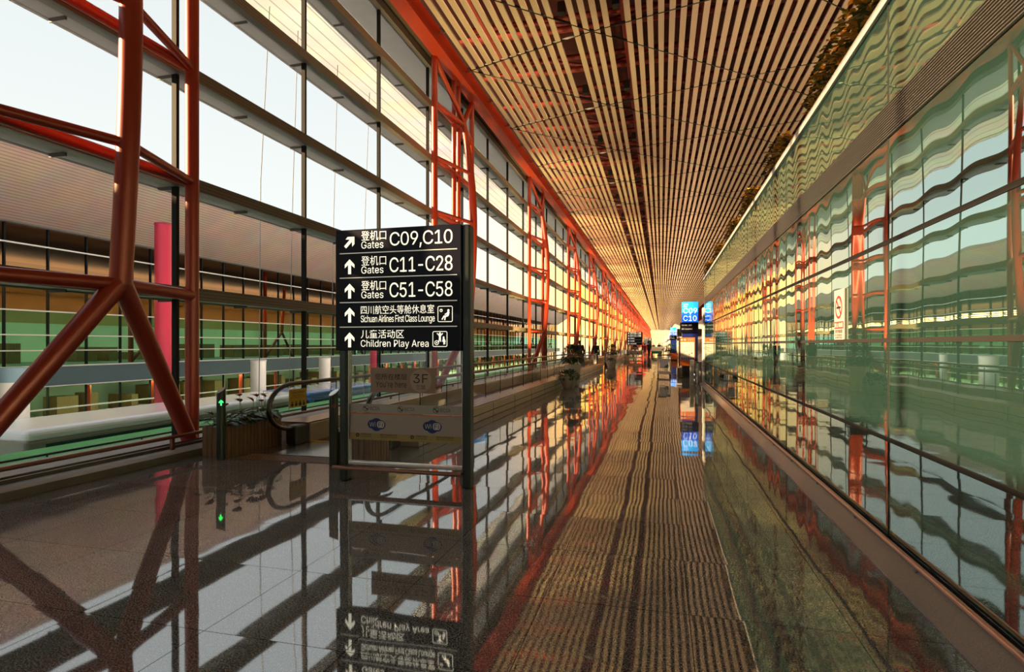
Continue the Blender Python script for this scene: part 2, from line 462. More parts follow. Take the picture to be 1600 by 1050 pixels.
# red edge beam along the head of the glass
b = MB().box(-7.02, -6.58, HALL_BACK, HALL_END, 10.72, 11.25)
trim1 = b.build('trim_1', 'beam'); trim1['kind'] = 'structure'
hd = MB()
for i in range(160):
    y = HALL_BACK + 1 + i * 2.58
    hd.box(-6.6, -6.30, y, y + 0.05, 11.0, 11.05); hd.box(-6.48, -6.40, y - .1, y + .15, 11.05, 11.12)
hd.build('slat_hanger', 'steel', trim1, fix=False)
MB().box(-8.6, -7.02, HALL_BACK, HALL_END, 11.0, 11.4).build('head_panel', 'fin', trim1)

# ------------------------------------------------------------------ glass wall in stretches of four bays
BAY = 3.415
TRANSOMS = (2.36, 4.15, 5.94, 7.73, 9.52)
def window(n, y0, nb):
    w = empty('window_%d' % n, (GLASS_X, y0, 0), kind='structure')
    g, mu, tr, fi = MB(), MB(), MB(), MB()
    zs = (0.06,) + TRANSOMS + (10.9,)
    L = nb * BAY
    for k in range(nb):
        for a, c in zip(zs[:-1], zs[1:]):
            g.quad((0, k * BAY, a), (0, k * BAY, c), (0, (k + 1) * BAY, c), (0, (k + 1) * BAY, a))
        mu.box(-0.045, 0.045, k * BAY - 0.03, k * BAY + 0.03, 0.0, 10.95)
    for z in TRANSOMS:
        tr.box(-0.05, 0.14, 0, L, z - 0.09, z + 0.11)
        fi.tube([(-0.38, 0.0, z - 0.045), (-0.38, L, z - 0.045)], 0.05, 8)
        fi.box(-0.35, -0.06, 0, L, z - 0.075, z - 0.03)
        for k in range(nb * 2):
            fi.box(-0.35, -0.06, k * BAY / 2, k * BAY / 2 + 0.02, z - 0.13, z - 0.02)
    tr.box(-0.05, 0.14, 0, L, 10.72, 10.95); tr.box(-0.08, 0.16, 0, L, 0.0, 0.10)
    o = g.build('pane', 'pane', w, fix=False)
    mu.build('mullion', 'mull', w); tr.build('transom', 'transom', w); fi.build('sunshade', 'fin', w)
Y_M = 7.55
n = 1; y = Y_M - 6 * BAY
window(n, y, 2); y += 2 * BAY
while y < HALL_END - 5:
    n += 1; window(n, y, 4); y += 4 * BAY
MB().box(GLASS_X - .2, -6.26, HALL_BACK, HALL_END, 0.0, 0.09).build('baseboard_left', 'plinth')['kind'] = 'structure'

# end of the hall: a tall daylight window
we = empty('window_end', (0, HALL_END, 0), kind='structure')
g, mu = MB(), MB()
g.quad((-7.5, 0, 0), (16, 0, 0), (16, 0, 11), (-7.5, 0, 11))
for i in range(13): mu.box(-7.5 + i * 1.8, -7.4 + i * 1.8, -.1, .1, 0, 11)
for z in (2.4, 4.15, 6, 8): mu.box(-7.5, 16, -.1, .1, z, z + .12)
g.build('pane', 'clear', we); mu.build('mullion', 'mull', we)

# outside eave over the glass
ev = striped('cream_eave_boards', (0.90, 0.80, 0.66), (0.52, 0.42, 0.33), 0, 0.42, 0.12)
e_ = MB().box(-11.2, -7.6, HALL_BACK, HALL_END, 11.05, 11.35).box(-11.35, -11.2, HALL_BACK, HALL_END, 11.0, 11.5)
eave = e_.build('trim_2', ev); eave['kind'] = 'structure'

# ------------------------------------------------------------------ right-hand wall of green glass
def right_wall(name, y0, y1):
    w = empty(name, (WALL_X, 0, 0), kind='structure')
    rows = [(0.14, 0.835), (0.855, 1.57), (1.59, 2.30), (2.32, 3.07), (3.34, 4.10)]
    g, j, lv, lf = MB(), MB(), MB(), MB()
    ys = [4.83 + 3.6 * i for i in range(-5, 40)]
    ys = [y0] + [q for q in ys if y0 + .3 < q < y1 - .3] + [y1]
    for a, c in zip(ys[:-1], ys[1:]):
        for z0, z1 in rows: g.box(0.0, 0.02, a + 0.006, c - 0.006, z0, z1)
        lf.box(0.03, 0.05, a, c, 3.07, 3.34)
    for k in range(13):
        z = 3.085 + k * 0.0195
        lv.box(-0.012, 0.028, y0, y1, z, z + 0.0065)
    j.box(0.012, 0.10, y0, y1, 0, 4.10)
    for z in (0.845, 1.58, 2.31): j.box(-0.006, 0.012, y0, y1, z - 0.016, z + 0.016)
    for q in ys[1:-1]: j.box(-0.004, 0.012, q - 0.008, q + 0.008, 0.12, 3.07); j.box(-0.004, 0.012, q - 0.008, q + 0.008, 3.34, 4.07)
    g.build('glass_panel', 'wallglass', w); j.build('joint', 'dark', w)
    lv.build('louvre', 'louvre', w); lf.build('louvre_back', 'dark', w)
    MB().box(-0.03, 0.42, y0, y1, 4.07, 4.145).build('wall_cap', 'cap', w)
    MB().box(0.10, 6, y0, y1, 3.45, 4.0).build('upper_floor_slab', 'white', w)
    k = MB().prism([(-0.175, 0.0), (-0.175, 0.012), (-0.03, 0.105), (0.015, 0.105), (0.015, 0.0)], 'y', y0, y1)
    k.build('skirting', 'skirt', w)
    MB().tube([(-0.045, y0, 0.128), (-0.045, y1, 0.128)], 0.019, 10).build('bumper_rail', 'copper', w)
    br = MB()
    q = y0 + 0.4
    while q < y1:
        br.box(-0.06, -0.03, q, q + 0.03, 0.09, 0.125); q += 1.2
    br.build('rail_bracket', 'steel', w)
right_wall('wall_right', HALL_BACK, 23.7)

# ------------------------------------------------------------------ more materials
M.update(
    rubber=mat('black_rubber', (0.012, 0.012, 0.013), 0.38, coat=0.3, var=0.1),
    post=mat('dark_grey_post', (0.045, 0.052, 0.050), 0.30, 0.6, var=0.15, scale=6),
    signface=mat('navy_black_sign_face', (0.005, 0.006, 0.018), 0.35, var=0.1, spec=0.2),
    letter=mat('backlit_cream_lettering', (0.8, 0.75, 0.6), 0.5, emit=(0.95, 0.88, 0.68), es=0.72),
    grey_line=mat('pale_divider', (0.6, 0.57, 0.5), 0.4, emit=(0.7, 0.66, 0.56), es=0.25),
    tan=mat('tan_plate', (0.42, 0.28, 0.19), 0.4, var=0.06),
    tan2=mat('light_tan_disc', (0.56, 0.42, 0.31), 0.45),
    ink=mat('black_ink', (0.008, 0.008, 0.01), 0.5),
    navy=mat('navy_blue_print', (0.012, 0.03, 0.17), 0.4),
    greystrip=mat('frosted_grey_strip', (0.55, 0.51, 0.45), 0.45, var=0.05),
    greyink=mat('grey_green_print', (0.09, 0.10, 0.08), 0.5),
    wifistrip=mat('pale_poster_strip', (0.52, 0.44, 0.38), 0.45, var=0.04),
    gold=mat('ochre_strip_foot', (0.46, 0.34, 0.12), 0.45, var=0.05),
    orange=mat('orange_panel', (0.85, 0.18, 0.02), 0.35, coat=0.3, var=0.05),
    wood=wood('planter_wood', (0.15, 0.075, 0.035), (0.34, 0.19, 0.095)),
    woodgap=mat('planter_dark_wood', (0.04, 0.022, 0.012), 0.7),  # darker brown than the slats; used for the liners and a trunk
    soil=mat('soil', (0.03, 0.02, 0.013), 0.95, var=0.5, scale=30),
    leaf=mat('dark_green_leaf', (0.022, 0.075, 0.020), 0.42, var=0.5, scale=9, coat=0.3),
    leaf2=mat('olive_leaf', (0.10, 0.125, 0.025), 0.5, var=0.5, scale=9),
    bloom=mat('red_bloom', (0.50, 0.012, 0.020), 0.25, var=0.2, coat=0.4),
    amber=mat('amber_bloom', (0.86, 0.42, 0.05), 0.5, var=0.3, scale=12),
    pot=mat('cream_glazed_pot', (0.82, 0.69, 0.50), 0.22, var=0.08, scale=3, coat=0.5),
    yellow=mat('yellow_notice', (0.82, 0.50, 0.015), 0.4),
    belt=striped('grooved_belt', (0.03, 0.03, 0.03), (0.09, 0.085, 0.08), 0, 0.02, 0.4, 0.5),
    clad=mat('beige_cladding', (0.62, 0.54, 0.42), 0.30, 0.15, var=0.12, scale=3),
    deck=mat('bronze_deck_cap', (0.24, 0.115, 0.075), 0.28, 0.6, var=0.15, scale=4),
    tactile=mat('brown_tactile_tile', (0.20, 0.115, 0.07), 0.5, var=0.2),
    green_led=mat('green_led', (0.0, 0.3, 0.05), 0.4, emit=(0.02, 1.0, 0.10), es=2.5),
    red_led=mat('dim_red_indicator', (0.30, 0.05, 0.04), 0.4),
    bluebox=mat('backlit_blue_panel', (0.01, 0.12, 0.7), 0.3, emit=(0.005, 0.14, 0.85), es=0.75),
    bluetop=mat('backlit_sky_blue_panel', (0.02, 0.35, 0.9), 0.3, emit=(0.01, 0.38, 1.0), es=0.9),
    whitelit=mat('backlit_white_print', (0.9, 0.9, 0.9), 0.4, emit=(1, 1, 1), es=1.0),
    bluebody=mat('blue_totem_body', (0.012, 0.03, 0.22), 0.35, coat=0.3, var=0.08),
    greenfoot=mat('dark_green_foot', (0.01, 0.10, 0.035), 0.4, var=0.1),
    paper=mat('poster_paper', (0.78, 0.72, 0.66), 0.55, var=0.05, scale=6),
    purple=mat('violet_print', (0.22, 0.16, 0.42), 0.5),
    signplate=mat('sign_plate', (0.36, 0.33, 0.315), 0.5, var=0.05),
    signred=mat('sign_red', (0.45, 0.015, 0.02), 0.4),
    pinkred=mat('crimson_painted_column', (0.44, 0.022, 0.05), 0.45, var=0.1, scale=2),
    asphalt=mat('grey_apron', (0.68, 0.66, 0.62), 0.6, var=0.2, scale=0.6),
    ledge=mat('tan_outside_ledge', (0.33, 0.27, 0.20), 0.7, var=0.2, scale=3),
    grass=mat('green_verge', (0.06, 0.30, 0.09), 0.8, var=0.4, scale=1.5),
    soffit=striped('brown_board_soffit', (0.40, 0.275, 0.22), (0.23, 0.15, 0.118), 2, 0.115, 0.30, 0.5),
    slab=mat('slate_blue_slab_edge', (0.10, 0.155, 0.175), 0.45, var=0.15, scale=0.5),
    greenpane=pane_mat('green_tinted_glass', (0.30, 0.74, 0.64), 1.6, (0.8, 0.9, 0.85), gain=1.0),
    bronzepane=pane_mat('bronze_glass', (0.70, 0.56, 0.40), 2.2, (0.95, 0.90, 0.85), gain=2.2),
    lowpane=pane_mat('lower_glass', (0.62, 0.70, 0.50), 1.5),
    drum=mat('weathered_pale_concrete', (0.40, 0.37, 0.33), 0.7, var=0.1, scale=2),
    inwall=mat('pale_interior_wall', (0.60, 0.70, 0.70), 0.7, var=0.3, scale=0.35),
    interior=mat('tan_interior', (0.45, 0.32, 0.19), 0.7, var=0.2, scale=0.4),
    glowlamp=mat('warm_ceiling_lamp', (1, 0.8, 0.5), 0.5, emit=(1.0, 0.72, 0.34), es=14),
    coolamp=mat('greenish_ceiling_lamp', (0.9, 1, 0.8), 0.5, emit=(0.80, 1.0, 0.62), es=15),
    buswhite=mat('white_vehicle_roof', (0.84, 0.89, 0.95), 0.25, coat=0.5, var=0.03),
    busside=mat('grey_green_vehicle_side', (0.20, 0.22, 0.20), 0.25, coat=0.5, var=0.1, scale=0.7),
    busblue=mat('blue_vehicle_panel', (0.06, 0.20, 0.55), 0.25, coat=0.5),
    busglass=mat('dark_vehicle_glass', (0.02, 0.03, 0.03), 0.05, spec=0.8),
    rope=mat('grey_rope', (0.32, 0.31, 0.30), 0.8, var=0.1),
    wire=mat('bright_cart_wire', (0.80, 0.78, 0.75), 0.3, 0.6, var=0.1),
    skin=mat('skin', (0.45, 0.27, 0.19), 0.5, var=0.08),
    hair=mat('black_hair', (0.012, 0.009, 0.008), 0.45, var=0.2),
    cl_black=mat('black_cloth', (0.015, 0.014, 0.016), 0.8, var=0.2),
    cl_red=mat('red_cloth', (0.45, 0.03, 0.05), 0.8, var=0.15),
    cl_white=mat('white_cloth', (0.75, 0.73, 0.70), 0.8, var=0.06),
    cl_jean=mat('blue_denim', (0.07, 0.13, 0.26), 0.85, var=0.25, scale=20),
    cl_grey=mat('grey_cloth', (0.10, 0.10, 0.11), 0.85, var=0.15),
    cl_green=mat('teal_cloth', (0.02, 0.25, 0.18), 0.8, var=0.15),
)

# ------------------------------------------------------------------ lettering and small flat marks
try:                                                     # the sans face that ships inside Blender
    import os
    SANS = bpy.data.fonts.load(os.path.join(bpy.utils.system_resource('DATAFILES'), 'fonts', 'Inter.woff2'))
except Exception:
    SANS = None
def txt(mb, s, x0, z0, w, h, y=0.0, bold=0.0, plane='xz', spacing=1.0, slant=0.0):
    """lettering fitted to a rectangle; lies in the x-z plane facing -y (or y-z plane facing -x)"""
    cu = bpy.data.curves.new('lettering', 'FONT'); cu.body = s; cu.offset = 0.0; cu.space_character = spacing; cu.shear = slant
    if SANS and s.isascii(): cu.font = SANS
    cu.resolution_u = 3
    ob = bpy.data.objects.new('lettering', cu); COL.objects.link(ob)
    bpy.context.view_layer.update()
    me = bpy.data.meshes.new_from_object(ob.evaluated_get(bpy.context.evaluated_depsgraph_get()))
    bpy.data.objects.remove(ob); bpy.data.curves.remove(cu)
    if not me.vertices: return mb
    xs = [v.co.x for v in me.vertices]; ys = [v.co.y for v in me.vertices]
    ax, bx, ay, by = min(xs), max(xs), min(ys), max(ys)
    sx, sy = w / max(bx - ax, 1e-6), h / max(by - ay, 1e-6)
    vs = []
    for v in me.vertices:
        u, q = x0 + (v.co.x - ax) * sx, z0 + (v.co.y - ay) * sy
        vs.append((u, y, q) if plane == 'xz' else (y, -u, q))
    mb.add(vs, [tuple(p.vertices) for p in me.polygons])
    bpy.data.meshes.remove(me)
    return mb

def poly(mb, pts, y): return mb.add([(x, y, z) for x, z in pts], [tuple(range(len(pts)))])
def disc(mb, cx, cz, rx, y, rz=None, n=28):
    rz = rz or rx
    return poly(mb, [(cx + rx * math.cos(2 * PI * k / n), cz + rz * math.sin(2 * PI * k / n)) for k in range(n)], y)
def ring(mb, cx, cz, r0, r1, y, n=36):
    vs = []
    for k in range(n):
        c, s = math.cos(2 * PI * k / n), math.sin(2 * PI * k / n)
        vs += [(cx + r0 * c, y, cz + r0 * s), (cx + r1 * c, y, cz + r1 * s)]
    return mb.add(vs, [(2 * k, 2 * k + 1, (2 * k + 3) % (2 * n), (2 * k + 2) % (2 * n)) for k in range(n)])
def rrect(x0, x1, z0, z1, r, n=5):
    out = []
    for cx, cz, a in ((x1 - r, z1 - r, 0), (x0 + r, z1 - r, PI / 2), (x0 + r, z0 + r, PI), (x1 - r, z0 + r, 1.5 * PI)):
        out += [(cx + r * math.cos(a + PI / 2 * k / n), cz + r * math.sin(a + PI / 2 * k / n)) for k in range(n + 1)]
    return out
def rframe(mb, x0, x1, z0, z1, r, t, y):
    a, b = rrect(x0, x1, z0, z1, r), rrect(x0 + t, x1 - t, z0 + t, z1 - t, max(r - t, .002)); n = len(a)
    return mb.add([(x, y, z) for x, z in a] + [(x, y, z) for x, z in b], [(k, (k + 1) % n, n + (k + 1) % n, n + k) for k in range(n)])
def stroke(mb, p, q, w, y):
    d = Vector((q[0] - p[0], q[1] - p[1])); n = Vector((-d.y, d.x)).normalized() * (w / 2)
    return poly(mb, [(p[0] + n.x, p[1] + n.y), (q[0] + n.x, q[1] + n.y), (q[0] - n.x, q[1] - n.y), (p[0] - n.x, p[1] - n.y)], y)
def arrow(mb, cx, cz, s, ang, y):
    pts = [(-0.11, -0.5), (-0.11, 0.12), (-0.36, -0.10), (-0.36, 0.14), (0, 0.5), (0.36, 0.14), (0.36, -0.10), (0.11, 0.12), (0.11, -0.5)]
    c, sn = math.cos(ang), math.sin(ang)
    P2 = [(cx + s * (x * c - z * sn), cz + s * (x * sn + z * c)) for x, z in pts]
    vs = [(x, y, z) for x, z in P2]
    return mb.add(vs, [(0, 1, 7, 8), (1, 2, 3, 4), (1, 4, 7), (4, 5, 6, 7)])

# ------------------------------------------------------------------ red truss columns along the glass
CHORD = [(2.3, 0.45), (4.05, 0.58), (5.8, 0.64), (7.55, 0.55), (9.4, 0.24)]       # height, distance in from the posts
LEVELS = (2.3, 4.05, 5.8, 7.55, 9.3)
def truss(p1, mid, p2, label, detail=True, group=None, double=False):
    t = None
    base = (POST_X, p1, 0.09)
    def pt(x, y, z): return (x - base[0], y - base[1], z - base[2])
    parts = []
    S = 14 if detail else 6
    for y in (p1, p2):
        parts.append(('post', MB().tube([pt(POST_X, y, 0.09), pt(POST_X, y, 10.75)], 0.098, S)))
    if double:
        for dy in (-0.24, 0.24):
            parts.append(('inner_post', MB().tube([pt(POST_X, mid + dy - .1, 2.3), pt(POST_X, mid + dy - .1, 10.75)], 0.075, S)))
    cp = []
    for (za, ia), (zb, ib) in zip(CHORD[:-1], CHORD[1:]):
        for k in range(4):
            f = k / 4; cp.append((za + (zb - za) * f, ia + (ib - ia) * f))
    cp.append(CHORD[-1])
    # ease the corners of the chord into a bow
    for _ in range(6):
        cp = [cp[0]] + [(cp[i][0], 0.25 * cp[i - 1][1] + 0.5 * cp[i][1] + 0.25 * cp[i + 1][1]) for i in range(1, len(cp) - 1)] + [cp[-1]]
    parts.append(('bowed_chord', MB().tube([pt(POST_X + i, mid, z) for z, i in cp], [0.128 if z < 7 else 0.128 - 0.012 * (z - 7) for z, i in cp], S)))
    cx = POST_X + CHORD[0][1]
    for y in (p1, p2):
        parts.append(('leg', MB().tube([pt(cx, mid, 2.34), pt(POST_X + 0.06, y + (0.08 if y == p1 else -0.10), 0.09)], [0.125, 0.115], S)))
        parts.append(('head_brace', MB().tube([pt(POST_X + CHORD[-1][1], mid, 9.38), pt(POST_X, y, 10.72)], 0.085, S)))
    def inset(z):
        for (za, ia), (zb, ib) in zip(cp[:-1], cp[1:]):
            if za <= z <= zb: return ia + (ib - ia) * (z - za) / (zb - za)
        return cp[-1][1]
    for i, z in enumerate(LEVELS):
        r = 0.085 if i == 0 else 0.062
        for y in (p1, p2):
            parts.append(('strut', MB().tube([pt(POST_X + inset(max(z, 2.3)), mid, z), pt(POST_X, y, z)], r, S)))
        if i: parts.append(('tie', MB().tube([pt(POST_X - 0.02, p1, z), pt(POST_X - 0.02, p2, z)], 0.078, S)))
    if detail:
        t = empty('truss_column', base, 0, label, 'column', group)
        t['kind'] = 'thing'
        for nme, mb_ in parts: mb_.build(nme, 'red', t)
    else:
        a = MB()
        for nme, mb_ in parts: a.add(mb_.v, mb_.f, True)
        t = a.build('truss_column', 'red', None, base); tag(t, label, 'column', group); t['kind'] = 'thing'
    return t
truss(4.0, 5.75, 7.36, 'dark red tubular steel truss column standing in front of the bus outside', group='red truss columns along the glass')
for i in range(2, 30):
    p1 = 17.18 + 13.66 * (i - 2)
    if p1 > HALL_END - 8: break
    if i <= 9: lab = ['', '', 'bright red truss column with paired inner posts, rising right behind the big direction sign',
                      'slender red truss column beside the pale bowl planters, next one past the direction sign',
                      'red truss column at the glass, second one past the direction sign',
                      'red truss column at the glass, third one past the direction sign',
                      'red truss column at the glass, fourth one past the direction sign',
                      'orange-lit truss column at the glass, fifth one past the direction sign',
                      'orange-lit truss column at the glass, sixth one past the direction sign',
                      'orange-lit truss column at the glass, seventh one past the direction sign'][i]
    else: lab = 'far yellow-lit truss column at the end of the long row'
    truss(p1, p1 + 2.1, p1 + 3.7, lab, i <= 8, 'red truss columns along the glass' if i <= 9 else 'far truss columns at the end of the row', double=(i == 2))

# ------------------------------------------------------------------ low rail in front of the glass
lr = empty('guard_rail', (-6.55, 0, 0.09), 0, 'low brown tubular guard rail on the stone plinth before the glass', 'rail')
MB().tube([(0, -12, 0.175), (0, 40, 0.175)], 0.026, 12).build('rail_tube', 'deck', lr)
MB().box(-0.12, -0.09, -12, 40, 0.0, 0.04).box(-0.22, -0.20, -12, 40, 0.0, 0.05).build('floor_track', 'fin', lr)
y = -9.0
while y < 40:
    MB().bbox(-0.02, 0.02, y - 0.03, y + 0.03, 0, 0.17, 0.006, 1).build('rail_post', 'deck', lr); y += 2.22

# ------------------------------------------------------------------ the big direction sign
def diagonal_man(mb, cx, cz, s, y):          # seated figure with a clock
    ring(mb, cx - 0.27 * s, cz + 0.24 * s, 0.06 * s, 0.10 * s, y, 18); stroke(mb, (cx - 0.27 * s, cz + 0.24 * s), (cx - 0.27 * s, cz + 0.30 * s), 0.03 * s, y)
    disc(mb, cx + 0.22 * s, cz + 0.24 * s, 0.075 * s, y, n=16)
    stroke(mb, (cx + 0.23 * s, cz + 0.16 * s), (cx + 0.16 * s, cz - 0.10 * s), 0.15 * s, y)
    stroke(mb, (cx + 0.2 * s, cz + 0.10 * s), (cx - 0.02 * s, cz - 0.02 * s), 0.06 * s, y)
    stroke(mb, (cx + 0.18 * s, cz - 0.10 * s), (cx - 0.08 * s, cz - 0.14 * s), 0.10 * s, y)
    stroke(mb, (cx - 0.05 * s, cz - 0.10 * s), (cx - 0.22 * s, cz - 0.34 * s), 0.08 * s, y)
    stroke(mb, (cx + 0.02 * s, cz - 0.12 * s), (cx - 0.03 * s, cz - 0.38 * s), 0.08 * s, y)
def playing_kids(mb, cx, cz, s, y):
    disc(mb, cx, cz + 0.32 * s, 0.075 * s, y, n=16)
    stroke(mb, (cx, cz + 0.24 * s), (cx, cz - 0.04 * s), 0.13 * s, y)
    stroke(mb, (cx - 0.03 * s, cz + 0.18 * s), (cx - 0.2 * s, cz + 0.34 * s), 0.06 * s, y); stroke(mb, (cx + 0.03 * s, cz + 0.18 * s), (cx + 0.2 * s, cz + 0.34 * s), 0.06 * s, y)
    stroke(mb, (cx - 0.03 * s, cz - 0.02 * s), (cx - 0.08 * s, cz - 0.22 * s), 0.06 * s, y); stroke(mb, (cx + 0.03 * s, cz - 0.02 * s), (cx + 0.06 * s, cz - 0.2 * s), 0.06 * s, y)
    ring(mb, cx - 0.22 * s, cz - 0.26 * s, 0.11 * s, 0.15 * s, y, 20); disc(mb, cx - 0.22 * s, cz - 0.26 * s, 0.055 * s, y, n=5)
    disc(mb, cx + 0.25 * s, cz + 0.08 * s, 0.06 * s, y, n=14)
    poly(mb, [(cx + 0.20 * s, cz + 0.02 * s), (cx + 0.30 * s, cz + 0.02 * s), (cx + 0.40 * s, cz - 0.2 * s), (cx + 0.16 * s, cz - 0.2 * s)], y)
    stroke(mb, (cx + 0.26 * s, cz - 0.2 * s), (cx + 0.27 * s, cz - 0.38 * s), 0.06 * s, y); stroke(mb, (cx + 0.33 * s, cz - 0.2 * s), (cx + 0.34 * s, cz - 0.36 * s), 0.05 * s, y)

def direction_sign(loc, label, rows, full=True):
    s = empty('direction_sign', loc, 0, label, 'sign', 'direction signs along the hall')
    for x in (-0.72, 0.755):
        MB().bbox(x - 0.046, x + 0.046, 0.0, 0.14, 0, 2.84 if x > 0 else 1.5, 0.018, 2).build('post', 'post', s)
    cabinet = MB().bbox(-0.80, 0.705, -0.02, 0.12, 1.48, 2.84, 0.006, 1).build('sign_cabinet', 'signface', s)
    y = -0.0225
    ln, ar, pc = MB(), MB(), MB()
    def row(): return MB()
    for z in (2.575, 2.298, 2.021, 1.744): ln.box(-0.745, 0.663, y, -0.019, z - 0.005, z + 0.005)
    z_mid = (2.70, 2.425, 2.15, 1.88, 1.60)
    for i, z in enumerate(z_mid):
        if i == 0 and full: arrow(ar, -0.618, z + 0.003, 0.165, -PI / 4, y)
        else: arrow(ar, -0.62, z, 0.168, 0, y)
    if full:
        for z0, big in ((2.625, 'C09,C10'), (2.345, 'C11-C28'), (2.068, 'C51-C58')):
            lt = MB()
            txt(lt, '登机口', -0.474, z0 + 0.085, 0.305, 0.108, y, 0.012)
            txt(lt, 'Gates', -0.474, z0 - 0.004, 0.272, 0.082, y, 0.008)
            if ',' in big: txt(lt, big, -0.125, z0 - 0.018, 0.736, 0.182, y, 0.012, spacing=0.92)
            else: txt(lt, big, -0.128, z0 + 0.001, 0.739, 0.163, y, 0.012, spacing=0.92)
            lt.build('lettering', 'letter', cabinet, fix=False)
        lt = MB()
        txt(lt, '四川航空头等舱休息室', -0.480, 1.886, 0.880, 0.098, y, 0.010)
        txt(lt, 'Sichuan Airlines First Class Lounge', -0.480, 1.776, 0.888, 0.098, y, 0.014, spacing=0.92)
        lt.build('lettering', 'letter', cabinet, fix=False); lt = MB()
        txt(lt, '儿童活动区', -0.480, 1.617, 0.525, 0.096, y, 0.012)
        txt(lt, 'Children Play Area', -0.480, 1.502, 0.816, 0.098, y, 0.010)
        lt.build('lettering', 'letter', cabinet, fix=False)
        rframe(pc, 0.441, 0.613, 1.791, 1.964, 0.018, 0.007, y); diagonal_man(pc, 0.527, 1.875, 0.17, y)
        rframe(pc, 0.382, 0.552, 1.523, 1.692, 0.018, 0.007, y); playing_kids(pc, 0.467, 1.612, 0.17, y)
        pc.build('pictogram', 'letter', cabinet, fix=False)
    else:
        for i, z in enumerate(z_mid):
            lt = MB()
            if i < 2:
                txt(lt, '登机口', -0.474, z + 0.01, 0.305, 0.10, y, 0.012); txt(lt, 'Gates', -0.474, z - 0.08, 0.272, 0.075, y, 0.01)
                txt(lt, rows[i], -0.128, z - 0.075, 0.739, 0.163, y, 0.012)
            else: txt(lt, rows[i], -0.474, z - 0.05, 0.10 * len(rows[i]) + 0.15, 0.12, y, 0.012)
            lt.build('lettering', 'letter', cabinet, fix=False)
    ar.build('arrow', 'letter', cabinet, fix=False); ln.build('divider', 'grey_line', cabinet)
    # glass below the cabinet with its strips
    gp = MB().quad((-0.67, 0.06, 0.22), (0.706, 0.06, 0.22), (0.706, 0.06, 1.48), (-0.67, 0.06, 1.48)).build('glass_pane', 'clear', s, fix=False)
    fr = MB().box(-0.674, -0.66, 0.03, 0.09, 0.22, 1.48).box(0.700, 0.712, 0.03, 0.09, 0.22, 1.48).bbox(-0.67, 0.71, 0.02, 0.10, 0.185, 0.225, 0.008)
    fr.build('glass_frame', 'steel', s)
    bar = MB().tube([(-0.815, -0.05, 0.16), (0.72, -0.05, 0.16)], 0.023, 16)
    bar.build('foot_rail', 'deck', s)
    bk = MB()
    for x in (-0.72, 0.70): bk.box(x - 0.02, x + 0.02, -0.05, 0.03, 0.15, 0.17)
    bk.build('rail_bracket', 'steel', s)
    hp = MB().bbox(-0.392, 0.387, 0.045, 0.055, 1.010, 1.287, 0.003, 1).build('floor_plate', 'tan', s)
    yy = 0.0435
    disc(MB(), 0.216, 1.148, 0.128, yy, n=40).build('plate_disc', 'tan2', hp, fix=False)
    yy = 0.0425
    hl = MB(); txt(hl, '您所在楼层', -0.338, 1.154, 0.390, 0.068, yy, 0.006); hl.build('plate_lettering', 'ink', hp, fix=False)
    hl = MB(); txt(hl, "You're here", -0.331, 1.069, 0.378, 0.066, yy, 0.004); hl.build('plate_lettering', 'ink', hp, fix=False)
    hl = MB(); txt(hl, '3F', 0.126, 1.121, 0.175, 0.100, yy, 0.004); txt(hl, '三层', 0.160, 1.052, 0.112, 0.048, yy, 0.008)
    hl.build('plate_lettering', 'ink', hp, fix=False)
    gs = MB().box(-0.665, 0.70, 0.052, 0.056, 0.778, 0.876).build('logo_strip', 'greystrip', s)
    gl = MB(); yy = 0.0505
    for x in (-0.458, -0.032, 0.389):
        ring(gl, x, 0.828, 0.030, 0.036, yy, 24); disc(gl, x - 0.010, 0.838, 0.017, yy, 0.010); disc(gl, x + 0.012, 0.818, 0.016, yy, 0.010)
        txt(gl, 'BCIA', x + 0.052, 0.808, 0.121, 0.040, yy, 0.02)
    gl.build('strip_lettering', 'greyink', gs, fix=False)
    ws = MB().box(-0.665, 0.70, 0.052, 0.056, 0.545, 0.762).build('poster_strip', 'wifistrip', s)
    MB().box(-0.665, 0.70, 0.051, 0.057, 0.470, 0.545).build('poster_foot', 'gold', ws)
    MB().box(-0.665, 0.70, 0.051, 0.057, 0.762, 0.772).build('orange_edge', 'orange', ws)
    for cx in (-0.325, 0.348):
        blue, wh, bk2 = MB(), MB(), MB()
        disc(blue, cx, 0.645, 0.072, 0.0505, 0.074); disc(blue, cx - 0.055, 0.648, 0.055, 0.0504, 0.050); disc(blue, cx + 0.055, 0.645, 0.056, 0.0503, 0.052)
        poly(wh, rrect(cx + 0.006, cx + 0.096, 0.610, 0.686, 0.028), 0.0497)
        txt(wh, 'Wi', cx - 0.088, 0.622, 0.078, 0.052, 0.0495, 0.03)
        txt(blue, 'Fi', cx + 0.024, 0.622, 0.056, 0.052, 0.0490, 0.03)
        txt(bk2, 'TM', cx + 0.112, 0.678, 0.018, 0.008, 0.0495, 0.02)
        ring(bk2, cx - 0.237, 0.521, 0.012, 0.022, 0.0495, 20); stroke(bk2, (cx - 0.25, 0.512), (cx - 0.224, 0.530), 0.006, 0.0495)
        txt(bk2, '中国移动通信', cx - 0.199, 0.522, 0.138, 0.022, 0.0495, 0.02); txt(bk2, 'CHINA MOBILE', cx - 0.199, 0.500, 0.138, 0.014, 0.0495, 0.02)
        txt(bk2, '提供WiFi网络支持', cx + 0.047, 0.520, 0.203, 0.024, 0.0495, 0.02); txt(bk2, 'FREE WIFI ACCESS', cx + 0.047, 0.502, 0.203, 0.012, 0.0495, 0.015)
        blue.build('wireless_logo', 'navy', ws, fix=False); wh.build('logo_letters', 'white', ws, fix=False); bk2.build('small_print', 'ink', ws, fix=False)
    return s
direction_sign((-2.78, 5.85, 0), 'tall dark direction sign with white gate numbers, closest to the camera', None)
